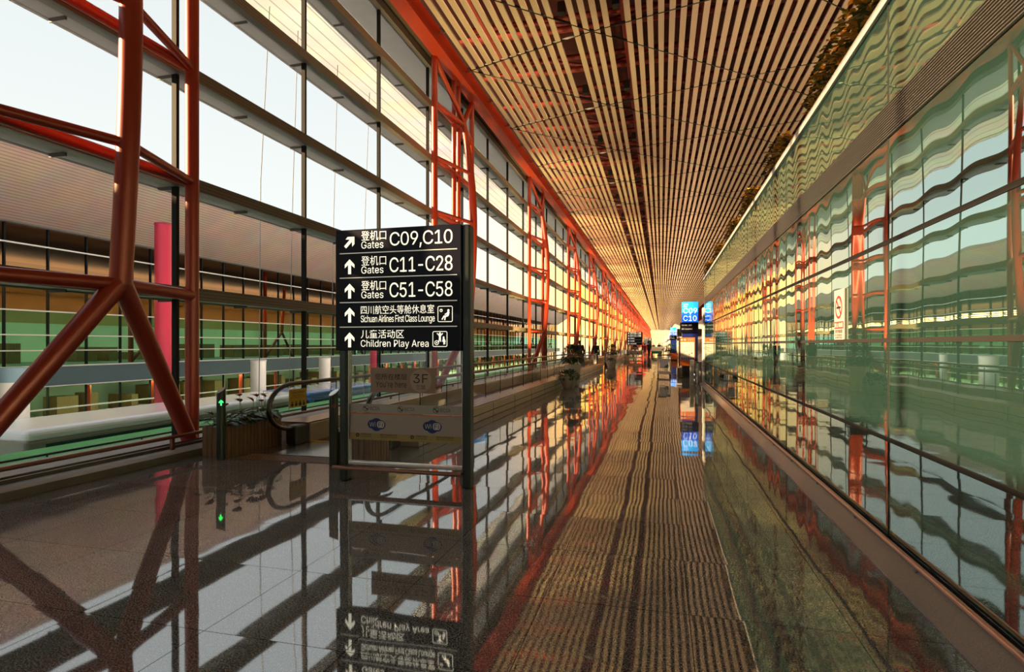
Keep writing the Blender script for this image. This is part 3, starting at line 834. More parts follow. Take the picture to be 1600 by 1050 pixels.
direction_sign((-2.65, 61.0, 0), 'navy direction sign far down the hall, standing beside people in red and black', ['C11-C28', 'C51-C58', '问询处', '休息室', '儿童活动区'], False)
direction_sign((-2.65, 119.0, 0), 'smallest dark direction sign, farthest down the hall before the bright end', ['C17-C28', 'C51-C58', '问询处', '休息室', '儿童活动区'], False)

# ------------------------------------------------------------------ moving walkway
def walkway(y0, y1, label, detail=True):
    w = empty('moving_walkway', (-4.72, y0, 0), 0, label, 'moving walkway', 'moving walkways beside the glass')
    L = y1 - y0
    for sx, nm in ((-1, 'l'), (1, 'r')):
        xg = sx * 0.79
        g = MB(); jn = MB()
        k = 0.55
        while k < L - 0.6:
            k2 = min(k + 1.25, L - 0.55)
            g.quad((xg, k, 0.30), (xg, k, 0.90), (xg, k2, 0.90), (xg, k2, 0.30)) if sx < 0 else g.quad((xg, k, 0.90), (xg, k, 0.30), (xg, k2, 0.30), (xg, k2, 0.90))
            jn.box(xg - 0.006, xg + 0.006, k2 - 0.004, k2 + 0.004, 0.30, 0.90)
            k = k2
        # rounded glass end
        n = 10
        arc = [(xg, 0.55 - 0.50 * math.sin(PI * i / n), 0.60 + 0.30 * math.cos(PI * i / n)) for i in range(n + 1)]
        g.add(arc if sx < 0 else arc[::-1], [tuple(range(n + 1))])
        gp = g.build('balustrade_glass', 'clear', w, fix=False)
        jn.build('glass_joint', 'mull', gp, fix=False)
        path = [(xg, L - 0.4, 0.945)] + [(xg, 3 + (L - 4) * (4 - i) / 4, 0.945) for i in range(5)][1:] + [(xg, 0.9, 0.945)]
        path += [(xg, 0.55 - 0.55 * math.sin(PI * i / 16), 0.60 + 0.345 * math.cos(PI * i / 16)) for i in range(17)] + [(xg, 0.72, 0.255)]
        MB().tube(path, 0.040, 10, flat=0.8).build('handrail', 'rubber', w)
        x0, x1 = sorted((sx * 0.66, sx * 1.19))
        MB().bbox(x0, x1, 0.85, L - 0.3, 0.0, 0.30, 0.012, 2).build('side_cladding', 'clad', w)
        MB().box(x0 + 0.02, x1 - 0.02, 0.80, L - 0.3, 0.301, 0.318).build('deck_cap', 'deck', w)
        MB().bbox(sx * 0.79 - 0.10, sx * 0.79 + 0.10, 0.52, 0.86, 0.0, 0.30, 0.03, 3).build('newel_box', 'rubber', w)
        if detail:
            tr = MB()
            for q in range(int(L / 1.9)):
                tr.box(x1 + 0.001 if sx > 0 else x0 - 0.004, x1 + 0.004 if sx > 0 else x0 - 0.001, 1.0 + q * 1.9, 1.012 + q * 1.9, 0.01, 0.29)
            tr.box(x1 + 0.001 if sx > 0 else x0 - 0.004, x1 + 0.005 if sx > 0 else x0 - 0.001, 0.86, L - .3, 0.13, 0.145)
            tr.build('cladding_seam', 'dark', w, fix=False)
    MB().box(-0.56, 0.56, 0.9, L - 0.5, 0.002, 0.02).build('belt', 'belt', w)
    MB().box(-0.58, 0.58, -0.22, 0.9, 0.002, 0.014).build('comb_plate', 'steel', w)
    MB().box(-0.66, 0.66, 0.82, 0.9, 0.014, 0.02).build('comb_edge', 'yellow', w)
    if detail:
        x = -0.79 + 0.008
        n = MB(); pts = rrect(-0.90, -0.47, 0.570, 0.855, 0.02)         # u = -y
        n.add([(x, -u, z) for u, z in pts] + [(x + 0.004, -u, z) for u, z in pts], [tuple(range(24)), tuple(range(24, 48))[::-1]] + [(i, (i + 1) % 24, 24 + (i + 1) % 24, 24 + i) for i in range(24)])
        nt2 = n.build('caution_notice', 'yellow', w)
        ink = MB(); X = x + 0.0055
        class Flip:                                               # the notice faces +x: run the letters along +y
            pass
        def tyz(s, y_, z_, wd, h, b=0.01):
            a = MB(); txt(a, s, y_, z_, wd, h, 0, b)
            ink.add([(X, vx, vz) for vx, _, vz in a.v], a.f)
        tyz('注意安全 请扶稳站好', 0.52, 0.785, 0.33, 0.036, 0.02)
        tyz('Please hold the handrail', 0.55, 0.745, 0.27, 0.022); tyz('Stand firm and mind your step', 0.50, 0.712, 0.37, 0.022)
        a = MB()
        for c_ in (0.535, 0.635, 0.735, 0.835):
            disc(a, c_, 0.652, 0.016, 0, n=14); disc(a, c_, 0.612, 0.030, 0, 0.026, n=14)
        ring(a, 0.735, 0.62, 0.030, 0.036, 0, 20)
        ink.add([(X, vx, vz) for vx, _, vz in a.v], a.f)
        ink.build('notice_print', 'ink', nt2, fix=False)
    return w
walkway(7.2, 37.0, 'moving walkway with glass sides and black handrails, starting at the yellow notice')
walkway(42.0, 74.0, 'moving walkway with glass sides farther along, past the tall potted bush', False)
walkway(80.0, 130.0, 'farthest glass-sided moving walkway beyond the person in white trousers', False)

tc_ = MB().box(-0.72, 0.72, -0.17, 0.17, 0.0, 0.006)
for i in range(26):
    for k in range(6):
        tc_.lathe([(0.016, 0.006), (0.012, 0.011), (0.004, 0.012)], (-0.69 + i * 0.0552, -0.138 + k * 0.0552, 0), 8)
tag(tc_.build('tactile_strip', 'tactile', None, (-4.86, 6.80, 0)), 'brown studded tactile strip on the floor before the moving walkway', 'floor strip')

# ------------------------------------------------------------------ bollards at the walkway mouth
def bollard(x, y, label, led, lm):
    b = empty('bollard', (x, y, 0), 0, label, 'bollard', 'bollards at the mouth of the walkway')
    n = 24; r = 0.057
    mbb = MB()
    low = [(r * math.cos(2 * PI * k / n), r * math.sin(2 * PI * k / n), 0) for k in range(n)]
    top = [(p[0], p[1], 0.93 + 0.55 * p[0] * 0.6 + 0.6 * p[1]) for p in low]
    mbb.add(low + top, [(k, (k + 1) % n, n + (k + 1) % n, n + k) for k in range(n)], True)
    mbb.build('bollard_tube', 'post', b)
    c = MB(); c.add([(p[0] * 1.02, p[1] * 1.02, p[2] + 0.001) for p in top] + [(p[0] * 1.02, p[1] * 1.02, p[2] + 0.01) for p in top],
                    [tuple(range(n, 2 * n))] + [(k, (k + 1) % n, n + (k + 1) % n, n + k) for k in range(n)])
    c.build('slanted_cap', 'steel', b)
    a = MB()
    if led == 'arrow':
        arrow(a, 0, 0, 0.075, 0, 0)
    else: disc(a, 0, 0, 0.024, 0, n=20)
    d = Vector((-x, -y, 0)).normalized(); ang = math.atan2(d.x, -d.y)
    R = Matrix.Rotation(ang, 4, 'Z')
    vs = []
    for v in a.v:
        th = v[0] / r
        q = Vector((math.sin(th) * (r + 0.002), -math.cos(th) * (r + 0.002), v[2] + 0.77))
        vs.append(R @ q)
    MB().add(vs, a.f).build('indicator', lm, b, fix=False)
bollard(-5.73, 6.52, 'dark steel bollard with a lit green arrow, in front of the flower planter', 'arrow', 'green_led')
bollard(-4.04, 6.54, 'dark steel bollard with slanted top, half hidden behind the sign post', 'dot', 'red_led')

# ------------------------------------------------------------------ planters
def leaf_blade(mb, base, d, length, width, droop=0.25, up=Vector((0, 0, 1))):
    d = d.normalized(); s = d.cross(up)
    if s.length < 1e-3: s = Vector((1, 0, 0))
    s.normalize(); n = s.cross(d)
    rows = []
    for i, (f, wf) in enumerate(((0, 0.12), (0.25, 0.85), (0.55, 1.0), (0.82, 0.55), (1.0, 0.03))):
        c = base + d * length * f - Vector((0, 0, 1)) * droop * length * f * f
        w = s * width * wf * 0.5; fold = n * width * wf * 0.12
        rows.append((c - w + fold, c, c + w + fold))
    vs = [v for r in rows for v in r]
    fs = []
    for i in range(4):
        a = 3 * i; fs += [(a, a + 1, a + 4, a + 3), (a + 1, a + 2, a + 5, a + 4)]
    mb.add(vs, fs, True)

def wood_planter(x0, x1, y0, y1, h, label, flowers, seed):
    r_ = random.Random(seed)
    cx, cy = (x0 + x1) / 2, (y0 + y1) / 2
    p = empty('wooden_planter', (cx, cy, 0), 0, label, 'planter', 'slatted wooden planters by the walkway')
    X, Y = (x1 - x0) / 2, (y1 - y0) / 2
    MB().box(-X + .02, X - .02, -Y + .02, Y - .02, 0.02, h - .03).build('liner', 'woodgap', p)
    s_ = MB()
    def run(n, f):
        for i in range(n): f(i)
    nx, ny = max(3, round(2 * X / 0.075)), max(3, round(2 * Y / 0.075))
    for i in range(nx):
        a, c = -X + 2 * X * i / nx + 0.004, -X + 2 * X * (i + 1) / nx - 0.004
        for q in (-Y, Y - 0.02): s_.box(a, c, q, q + 0.02, 0.0, h)
    for i in range(ny):
        a, c = -Y + 2 * Y * i / ny + 0.004, -Y + 2 * Y * (i + 1) / ny - 0.004
        for q in (-X, X - 0.02): s_.box(q, q + 0.02, a, c, 0.0, h)
    s_.build('slat_box', 'wood', p)
    MB().box(-X + .03, X - .03, -Y + .03, Y - .03, h - .03, h - .02).build('soil', 'soil', p)
    pl = empty('flowering_plant' if flowers else 'leafy_plant', (cx, cy, h - 0.02), 0,
               'dark leafy plants with red waxy flowers filling the wooden planter' if flowers else 'low dark leafy plants in the planter behind the sign', 'plant')
    lv, st, bl = MB(), MB(), MB()
    for i in range(150 if flowers else 90):
        b = Vector((r_.uniform(-X + .05, X - .05), r_.uniform(-Y + .05, Y - .05), 0))
        a = r_.uniform(0, 2 * PI); up = r_.uniform(0.3, 1.2)
        d = Vector((math.cos(a), math.sin(a), up)).normalized()
        ln = r_.uniform(0.10, 0.24) if flowers else r_.uniform(0.08, 0.18)
        tip = b + d * ln; st.tube([b, b + d * ln * .5 + Vector((0, 0, .02)), tip], 0.003, 5)
        a2 = a + r_.uniform(-.6, .6)
        leaf_blade(lv, tip, Vector((math.cos(a2), math.sin(a2), r_.uniform(-.3, .3))), r_.uniform(.10, .17), r_.uniform(.06, .10), .3)
    if flowers:
        for (fx, fy, fz) in ((-.05, -.33, .27), (.02, -.12, .40), (-.08, .02, .30), (.06, .12, .30), (.03, .24, .36), (.10, .34, .35), (-.02, .46, .37), (-.1, -.5, .17), (.08, .52, .26), (.0, .38, .27)):
            b = Vector((fx * .6, fy, 0)); t = Vector((fx, fy, fz))
            st.tube([b, (b + t) / 2 + Vector((.01, 0, 0)), t], 0.0035, 5)
            leaf_blade(bl, t, Vector((r_.uniform(-.2, .6), r_.uniform(-.8, -.1), .35)), .155, .135, .2)
            bl.tube([t, t + Vector((.01, -.03, .06))], [.006, .003], 6)
    lv.build('leaf', 'leaf', pl, fix=False)['kind'] = 'stuff'
    st.build('stem', 'leaf2', pl, fix=False)
    if flowers: bl.build('bloom', 'bloom', pl, fix=False)
    return p
wood_planter(-6.13, -5.72, 6.62, 7.78, 0.42, 'slatted wooden planter box with red flowers behind the green-arrow bollard', True, 5)
wood_planter(-4.13, -3.58, 6.62, 7.16, 0.40, 'slatted wooden planter box seen through the sign glass below the poster strip', False, 8)

def bush(mb, r_, c, R, n, ll=(.08, .16), lw=(.025, .05), flat=0.9):
    for i in range(n):
        u = r_.uniform(-0.55, 1); a = r_.uniform(0, 2 * PI); q = math.sqrt(max(0, 1 - u * u)); k = r_.uniform(.35, 1) ** .5
        d = Vector((q * math.cos(a), q * math.sin(a), u))
        leaf_blade(mb, Vector(c) + Vector((d.x * R * k, d.y * R * k, d.z * R * k * flat)), d + Vector((r_.uniform(-.5, .5), r_.uniform(-.5, .5), r_.uniform(-.2, .4))), r_.uniform(*ll), r_.uniform(*lw), .3)

BOWL = [(0.17, 0.0), (0.19, 0.02), (0.27, 0.22), (0.345, 0.40), (0.35, 0.43), (0.33, 0.43), (0.31, 0.39)]
TALL = [(0.20, 0.0), (0.22, 0.02), (0.27, 0.45), (0.31, 0.78), (0.31, 0.81), (0.29, 0.81), (0.27, 0.76)]
def potted(kind, x, y, label_pot, label_plant, seed, n=520):
    r_ = random.Random(seed)
    prof = BOWL if kind == 'bowl' else TALL
    p = empty('bowl_planter' if kind == 'bowl' else 'tall_planter', (x, y, 0), 0, label_pot, 'planter', 'cream pots along the walkway')
    MB().lathe(prof, seg=32).build('pot', 'pot', p)
    top = prof[-1]
    MB().lathe([(top[0] - .005, top[1] - .02), (top[0] - .005, top[1] + .005)], seg=24, smooth=False).build('soil', 'soil', p)
    pl = empty('potted_plant' if kind == 'bowl' else 'potted_bush', (x, y, top[1]), 0, label_plant, 'plant', 'plants in the cream pots')
    lv, st = MB(), MB()
    if kind == 'bowl': bush(lv, r_, (0, 0, 0.05), 0.36, n, flat=0.5)
    else: bush(lv, r_, (0, 0, 0.36), 0.40, int(n * 1.5), (.10, .2), (.03, .06), 1.0)
    for i in range(14):
        a = r_.uniform(0, 2 * PI); st.tube([(0.05 * math.cos(a), 0.05 * math.sin(a), -.01), (0.2 * math.cos(a), 0.2 * math.sin(a), .2 if kind == 'bowl' else .5)], .006, 5)
    lv.build('leaf', 'leaf', pl, fix=False)['kind'] = 'stuff'; st.build('stem', 'leaf2', pl, fix=False)
potted('bowl', -3.17, 20.2, 'cream bowl planter nearest the camera, against the walkway side', 'low dark plant spreading over the nearest cream bowl', 1)
potted('tall', -3.18, 21.3, 'tall cream planter standing right behind the nearest bowl', 'round dark bush in the tall planter behind the nearest bowl', 2)
potted('bowl', -3.17, 38.0, 'cream bowl planter farther along, at the gap between the walkways', 'low plant in the cream bowl at the gap between walkways', 3, 320)
potted('tall', -3.18, 39.2, 'tall cream planter behind the farther bowl, at the walkway gap', 'round dark bush in the tall planter at the walkway gap', 4, 320)
potted('bowl', -3.17, 56.0, 'small cream bowl planter far along the second walkway', 'plant in the far cream bowl beside the second walkway', 11, 90)

# shrubs trailing over the head of the green glass wall
for i, (ya, yb, lab) in enumerate(((5.2, 7.3, 'amber flowering shrub on top of the glass wall, closest to the camera'),
                                   (8.55, 10.1, 'amber shrub on top of the glass wall, second from the camera'),
                                   (11.4, 12.9, 'amber shrub on top of the glass wall, third from the camera'),
                                   (14.2, 15.8, 'amber shrub on top of the glass wall, fourth from the camera'),
                                   (17.6, 19.3, 'amber shrub on top of the glass wall, fifth from the camera'),
                                   (21.3, 23.2, 'amber shrub on top of the glass wall, at its far end'))):
    r_ = random.Random(40 + i)
    s_ = empty('flowering_shrub', (WALL_X + 0.07, (ya + yb) / 2, 4.20), 0, lab, 'shrub', 'shrubs on top of the glass wall')
    lv, bl = MB(), MB()
    L = yb - ya
    MB().box(0.04, 0.20, -L / 2 + .1, L / 2 - .1, -0.054, 0.05).build('trough', 'dark', s_)
    for k in range(int(1000 * L / 2)):
        yy = r_.uniform(-L / 2, L / 2); e = min(1, (L / 2 - abs(yy)) / .35 + .25)
        c = Vector((r_.uniform(-.10, .16), yy, r_.uniform(0.0, .36 * e)))
        a = r_.uniform(0, 2 * PI)
        leaf_blade(lv if r_.random() < .5 else bl, c, Vector((math.cos(a) - .4, math.sin(a), r_.uniform(-.05, .9))), r_.uniform(.055, .10), r_.uniform(.035, .06), .3)
    lv.build('leaf', 'leaf2', s_, fix=False)['kind'] = 'stuff'; bl.build('bloom', 'amber', s_, fix=False)['kind'] = 'stuff'

# ------------------------------------------------------------------ no-smoking plate on the green wall
ns = empty('no_smoking_sign', (WALL_X - 0.02, 5.99, 1.592), -PI / 2, 'white no-smoking plate with red ring fixed on the green glass wall', 'sign')
MB().bbox(-0.145, 0.145, 0, 0.018, 0, 0.47, 0.003, 1).build('plate', 'signplate', ns)
E_ = MB(); ring(E_, 0, 0.305, 0.085, 0.108, -0.0012); stroke(E_, (-0.07, 0.375), (0.07, 0.235), 0.022, -0.0012); E_.box(-0.143, 0.143, -0.001, 0.0, 0.105, 0.170)
E_.build('red_print', 'signred', ns, fix=False)
K_ = MB(); K_.box(-0.062, 0.062, -0.0018, -0.0008, 0.292, 0.312)
for k in range(8):
    a0, a1 = k * .7, (k + 1) * .7
    stroke(K_, (0.045 + 0.012 * math.sin(a0), 0.325 + 0.008 * k), (0.045 + 0.012 * math.sin(a1), 0.333 + 0.008 * k), 0.009, -0.0018)
K_.build('cigarette_print', 'ink', ns, fix=False); K_ = MB()
txt(K_, '请勿吸烟', -0.11, 0.062, 0.22, 0.036, -0.0015, 0.02); txt(K_, 'NO SMOKING', -0.11, 0.036, 0.22, 0.018, -0.0015, 0.015); txt(K_, '违者罚款', -0.11, 0.012, 0.22, 0.018, -0.0015, 0.01)
K_.build('black_print', 'ink', ns, fix=False)
W_ = MB(); txt(W_, '禁止吸烟', -0.125, 0.115, 0.25, 0.046, -0.0025, 0.02); W_.build('white_print', 'paper', ns, fix=False)

# ------------------------------------------------------------------ outside: ground, opposite building, columns, vehicle
MB().box(-140, -7.7, -30, HALL_END, -4.0, -3.7).build('ground_outside', 'asphalt')['kind'] = 'structure'
tag(MB().box(-12.7, -9.6, -6, 90, -3.7, -0.65).build('grass_verge', 'grass'), 'green grass verge below the glass, between the rail and the bus', 'grass', kind='stuff')
MB().box(-8.7, -7.7, -12, 6.3, -0.5, -0.2).box(-8.3, -7.7, 6.3, HALL_END, -0.5, -0.25).box(-8.2, -7.7, -12, HALL_END, -3.7, -0.5).build('ledge_outside', 'ledge')['kind'] = 'structure'

orl = empty('outdoor_railing', (-8.22, -6, -0.25), 0, 'thin grey railing outside on the ledge beyond the glass', 'railing')
MB().tube([(0, 0, 0.28), (0, 40, 0.28)], 0.018, 8).build('top_rail', 'post', orl)
MB().tube([(0, 0, 0.12), (0, 40, 0.12)], 0.010, 8).build('mid_rail', 'post', orl)
for k in range(27):
    MB().tube([(0, 0.1 + 1.5 * k, 0.0), (0, 0.1 + 1.5 * k, 0.28)], 0.014, 6).build('rail_post', 'post', orl)

B0, B1, BX = -60.7, 190.0, -33.6
tb = empty('terminal_building', (BX, 0, -3.7), 0, 'opposite terminal wing with brown board roof soffit and green glass', 'building')
def bl(x, y, z): return (x, y, z + 3.7)
r_ = MB(); so = [(0.4, 8.1), (5.4, 11.35), (5.4, 11.7), (-14, 12.6), (-40, 9.0), (-40, 8.3)]
r_.prism([(x, z + 3.7) for x, z in so], 'y', B0, B1); r_.build('roof', 'soffit', tb)
r2 = MB().box(0.0, 0.42, B0, B1, 8.02 + 3.7, 8.16 + 3.7); r2.build('soffit_edge', 'fin', tb)
g1, g2, g3 = MB(), MB(), MB()
g1.quad((0, B0, 3.4 + 3.7), (0, B0, 8.1 + 3.7), (0, B1, 8.1 + 3.7), (0, B1, 3.4 + 3.7)); g2.quad((0, B0, .35 + 3.7), (0, B0, 3.4 + 3.7), (0, B1, 3.4 + 3.7), (0, B1, .35 + 3.7))
g3.quad((0, B0, 0), (0, B0, 2.9), (0, B1, 2.9), (0, B1, 0))
g1.build('upper_pane', 'bronzepane', tb, fix=False); g2.build('green_pane', 'greenpane', tb, fix=False); g3.build('lower_pane', 'lowpane', tb, fix=False)
mu, hz = MB(), MB()
y = 22.7 - 2.25 * 36
while y < B1:
    mu.box(-0.05, 0.10, y - 0.04, y + 0.04, 4.05, 11.8); mu.box(-0.05, 0.08, y - 0.03, y + 0.03, 0, 2.9); y += 2.25
for z in (1.2, 2.06, 3.4, 4.9, 5.6, 7.0): hz.box(0.0, 0.16, B0, B1, z + 3.67, z + 3.74)
hz.box(0.1, 0.2, B0, B1, 1.55, 1.63)
mu.build('mullion', 'mull', tb, fix=False); hz.build('glazing_bar', 'cap', tb, fix=False)
MB().box(-8, 0.9, B0, B1, 2.9, 4.05).build('slab_edge', 'slab', tb)
MB().box(0.85, 0.95, B0, B1, 4.0, 4.08).box(0.9, 0.94, B0, B1, 2.9, 2.96).build('slab_trim', 'cap', tb)
MB().box(-14.2, -14, B0, B1, 0, 6.9).build('inner_wall', 'inwall', tb); MB().box(-14.2, -14, B0, B1, 6.9, 11).build('upper_inner_wall', 'interior', tb)
MB().box(-14, -0.3, B0, B1, 9.2, 9.3).build('inner_ceiling', 'interior', tb)
MB().box(-14, -0.3, B0, B1, 2.75, 2.9).build('lower_ceiling', 'white', tb)
l1, l2 = MB(), MB()
for k in range(26):
    y = B0 + 3 + k * 9.6
    for x in (-2.2, -4.6, -7.4): l1.box(x - 0.10, x + 0.10, y, y + 8.8, 9.12, 9.19)
    for x in (-1.4, -3.6): l2.box(x - 0.2, x + 0.2, y, y + 6.4, 2.69, 2.74)
l1.build('ceiling_lamp', 'glowlamp', tb, fix=False); l2.build('lower_lamp', 'coolamp', tb, fix=False)
ic = MB()
for k in range(18):
    y = 4 + (k - 4) * 13.66
    ic.tube([(-1.2, y, 4.05), (-1.2, y, 11.8)], .16, 8); ic.tube([(-1.2, y + 4, 4.05), (-0.9, y + 2, 6.4), (-1.2, y, 4.05)], .13, 8); ic.tube([(-0.9, y + 2, 6.4), (-0.6, y + 2, 10.5)], .14, 8)
    for d in (2, 6.5, 11): ic.tube([(-1.6, y + d, 0), (-1.6, y + d, 2.9)], .14, 8)
ic.build('inner_column', 'red', tb, fix=False)
cn = MB(); q = random.Random(6)
for k in range(80):
    y = B0 + 4 + k * 3.1 + q.uniform(-.8, .8); w_ = q.uniform(.5, 1.8); h_ = q.uniform(.5, 1.3)
    cn.box(-6 - q.uniform(0, 4), -5, y, y + w_, 4.05, 4.05 + h_)
    cn.box(-9 - q.uniform(0, 3), -8, y + 1, y + 1 + w_, 0, h_ + .6)
cn.build('inner_counter', 'wood', tb, fix=False)['kind'] = 'stuff'

def out_column(x, y, r, ztop, m_, label, cap=True, name='round_column'):
    c = empty(name, (x, y, -3.7), 0, label, 'column', 'round columns outside the glass'); c['kind'] = 'thing'
    h = ztop + 3.7
    if cap:
        MB().tube([(0, 0, 0), (0, 0, h - 0.55)], r, 28).build('shaft', m_, c)
        MB().tube([(0, 0, h - 0.55), (0, 0, h)], r * 1.04, 28).build('capital', 'slab', c)
    else:
        MB().tube([(0, 0, 0), (0, 0, h)], r, 28).build('shaft', m_, c)
        MB().lathe([(r * 1.05, h - .12), (r * 1.05, h), (r * .4, h + .06)], seg=28).build('capital', m_, c)
    return c
out_column(-23.6, 16.3, 0.47, 0.68, 'drum', 'thick pale round column with slate capital, outside behind the red brace')
out_column(-23.6, 29.9, 0.44, 0.62, 'drum', 'pale round column outside, above the flower planter', False)
out_column(-23.6, 37.0, 0.40, 0.60, 'drum', 'pale round column outside, just beside the direction sign', False)
out_column(-23.6, 57.6, 0.44, 0.60, 'drum', 'distant pale round column outside, seen over the walkway handrails', False)
out_column(-23.6, 66.0, 0.44, 0.60, 'drum', 'most distant pale round column outside the glass', False)
out_column(-26.0, 25.35, 0.40, 8.05, 'pinkred', 'tall crimson cylindrical column outside, left of the black mullion', False, 'crimson_column')
out_column(-26.0, 49.0, 0.40, 8.05, 'pinkred', 'crimson column outside, seen through the sign glass', False, 'crimson_column')

# a long apron bus, at rest
bus = empty('apron_bus', (-16.3, 10.6, -3.7), 0, 'long white and blue bus parked outside below the glass wall', 'bus')
BL, BW, BH = 18.2, 2.6, 3.15
def bus_section(z, t): return z
body = MB().bbox(-BW / 2, BW / 2, 0, 11.6, 0.35, 2.90, 0.10, 3); body.build('front_body', 'busside', bus)
MB().bbox(-BW / 2, BW / 2, 11.75, BL, 0.35, 2.90, 0.10, 3).build('rear_body', 'busblue', bus)
MB().bbox(-BW / 2 + .05, BW / 2 - .05, 11.55, 11.8, 0.4, 2.8, 0.03, 1).build('bellows', 'rubber', bus)
MB().bbox(-BW / 2 - .02, BW / 2 + .02, 0.0, 11.6, 2.82, BH, 0.16, 4).build('bus_roof', 'buswhite', bus); MB().bbox(-BW / 2 - .02, BW / 2 + .02, 11.75, BL, 2.82, BH, 0.16, 4).build('rear_roof', 'busblue', bus)
MB().box(BW / 2, BW / 2 + .012, 0.5, 11.2, 1.65, 2.74).box(BW / 2, BW / 2 + .012, 12.1, BL - .4, 1.65, 2.74).box(-BW / 2 + .2, BW / 2 - .2, -.012, 0.02, 1.3, 2.5).build('bus_window', 'busglass', bus)
wp = MB()
for y in (1.9, 3.4, 4.9, 6.4, 7.9, 9.4, 13.6, 15.2, 16.7): wp.box(BW / 2 + .005, BW / 2 + .02, y, y + .07, 1.65, 2.74)
wp.build('window_pillar', 'mull', bus)
for y in (3.0, 8.2): MB().bbox(BW / 2 + .002, BW / 2 + .03, y, y + 1.2, 0.45, 2.45, .01, 1).build('bus_door', 'buswhite', bus)
for y in (2.2, 9.9, 15.4):
    for sx in (-1, 1):
        MB().tube([(sx * BW / 2 - sx * .28, y, .48), (sx * BW / 2 + sx * .015, y, .48)], .48, 24).build('wheel', 'rubber', bus)

# maintenance ropes hanging outside from the eave
for i, y in enumerate((13.9, 15.2, 17.4, 19.6)):
    rp = MB().tube([(-10.6, y, 11.0), (-10.62 + .1 * math.sin(i), y - .35, 6.0), (-10.6, y - .45, -0.645)], 0.012, 6)
    tag(rp.build('hanging_rope', 'rope'), 'thin grey rope hanging from the eave outside the glass', 'rope', 'ropes hanging outside')

# ------------------------------------------------------------------ beyond the green wall
pr = MB().box(1.60, 2.05, 23.75, 24.5, 0, 3.0).box(1.595, 1.60, 23.8, 24.45, 0.9, .915)
pier = empty('wall_end_pier', (0, 0, 0), kind='structure'); pr.build('pier', 'white', pier)
pj = MB()
for z in (.7, 1.4, 2.1): pj.box(1.596, 2.054, 23.746, 24.5, z - .006, z + .006)
pj.box(1.99, 2.06, 23.70, 23.74, 0.9, 1.25); pj.build('pier_joint', 'fin', pier)
def far_wall(n, y0, y1):
    w = empty('wall_right_%d' % n, (0, 0, 0), kind='structure')
    MB().box(1.63, 1.9, y0, y1, 0, 4.1).build('panel', 'white', w)
    j = MB()
    for z in (.85, 1.58, 2.31, 3.2): j.box(1.622, 1.64, y0 - .01, y1, z - .01, z + .01)
    k = y0
    while k < y1: j.box(1.622, 1.64, k, k + .02, 0, 4.1); k += 3.6
    j.build('joint', 'fin', w); MB().box(1.9, 9, y0, y1, 3.45, 4.0).build('upper_floor_slab', 'white', w)
far_wall(2, 74, 150); far_wall(3, 190, 396)

# ------------------------------------------------------------------ gate totems
def totem(x, y, label, lines, full=True):
    t = empty('gate_totem', (x, y, 0), 0, label, 'sign', 'gate totems along the right side')
    MB().bbox(-0.36, 0.36, 0, 0.26, 0.0, 2.60, 0.008, 1).build('totem_body', 'bluebody', t)
    MB().bbox(-0.365, 0.365, -0.005, 0.265, 0.0, 0.26, 0.006, 1).build('totem_foot', 'greenfoot', t)
    top = MB().bbox(-0.365, 0.365, -0.005, 0.265, 2.60, 3.06, 0.004, 1).build('number_panel', 'bluebox', t)
    MB().bbox(-0.365, 0.365, -0.006, 0.266, 3.06, 3.56, 0.004, 1).build('upper_panel', 'bluetop', top)
    a = MB(); yy = -0.0085
    txt(a, lines[0], -0.30, 3.02, 0.62, 0.25, yy, .02); txt(a, lines[1], -0.30, 2.66, 0.60, 0.25, yy, .015); txt(a, ',', 0.0, 2.945, .04, .07, yy, .02)
    txt(a, '登机口', -0.30, 3.40, 0.22, 0.075, yy, .03); txt(a, 'Gates', -0.30, 3.31, 0.18, 0.06, yy, .02)
    a.build('gate_number', 'whitelit', top, fix=False)
    bx = MB().bbox(-0.45, 0.38, -0.06, 0.24, 2.10, 2.58, 0.006, 1).build('display_box', 'signface', t)
    d = MB(); txt(d, 'CA1405  成都', -0.38, 2.42, 0.46, 0.07, -0.0625, .01); txt(d, '登机  BOARDING', -0.38, 2.24, 0.48, 0.07, -0.0625, .01)
    d.build('display_text', 'grey_line', bx, fix=False)
    if full:
        e = MB(); disc(e, 0.12, 0.13, 0.035, -0.007); e.box(0.17, 0.24, -0.007, -0.006, 0.095, 0.165); e.build('foot_symbol', 'whitelit', t, fix=False)
    return t
totem(1.32, 28.5, 'blue lit gate totem reading C09 C10, beside the end of the green wall', ('C09', 'C10'))
totem(1.42, 71.0, 'small distant blue gate totem behind the green potted tree', ('C11', 'C12'), False)

ks = empty('poster_kiosk', (1.20, 27.85, 0), 0, 'orange poster kiosk with white panel in front of the C09 totem', 'kiosk')
MB().bbox(-0.38, 0.33, 0, 0.16, 0.55, 1.86, 0.01, 1).build('kiosk_body', 'orange', ks)
MB().bbox(-0.41, -0.36, -0.01, 0.18, 0.50, 1.88, 0.006, 1).bbox(0.31, 0.36, -0.01, 0.18, 0.50, 1.88, 0.006, 1).build('side_rail', 'rubber', ks)
MB().box(-0.2, 0.2, 0.04, 0.14, 0.0, 0.55).build('kiosk_stem', 'rubber', ks); MB().bbox(-0.38, 0.34, -0.08, 0.2, 0, 0.035, 0.006, 1).build('kiosk_base', 'rubber', ks)
MB().box(-0.32, 0.28, -0.004, 0.0, 0.80, 1.66).build('poster', 'paper', ks)
a = MB()
for k in range(6): a.box(-0.30 + k * .098, -0.225 + k * .098, -0.007, -0.004, 0.81, 0.95)
a.build('service_icon', 'purple', ks)
a = MB(); txt(a, '手机充电站', -0.02, 1.755, 0.28, 0.06, -0.003, .02); txt(a, 'Charging Station', -0.02, 1.70, 0.28, 0.035, -0.003, .02); disc(a, -0.27, 1.76, 0.045, -0.003); disc(a, -0.13, 1.76, 0.045, -0.003)
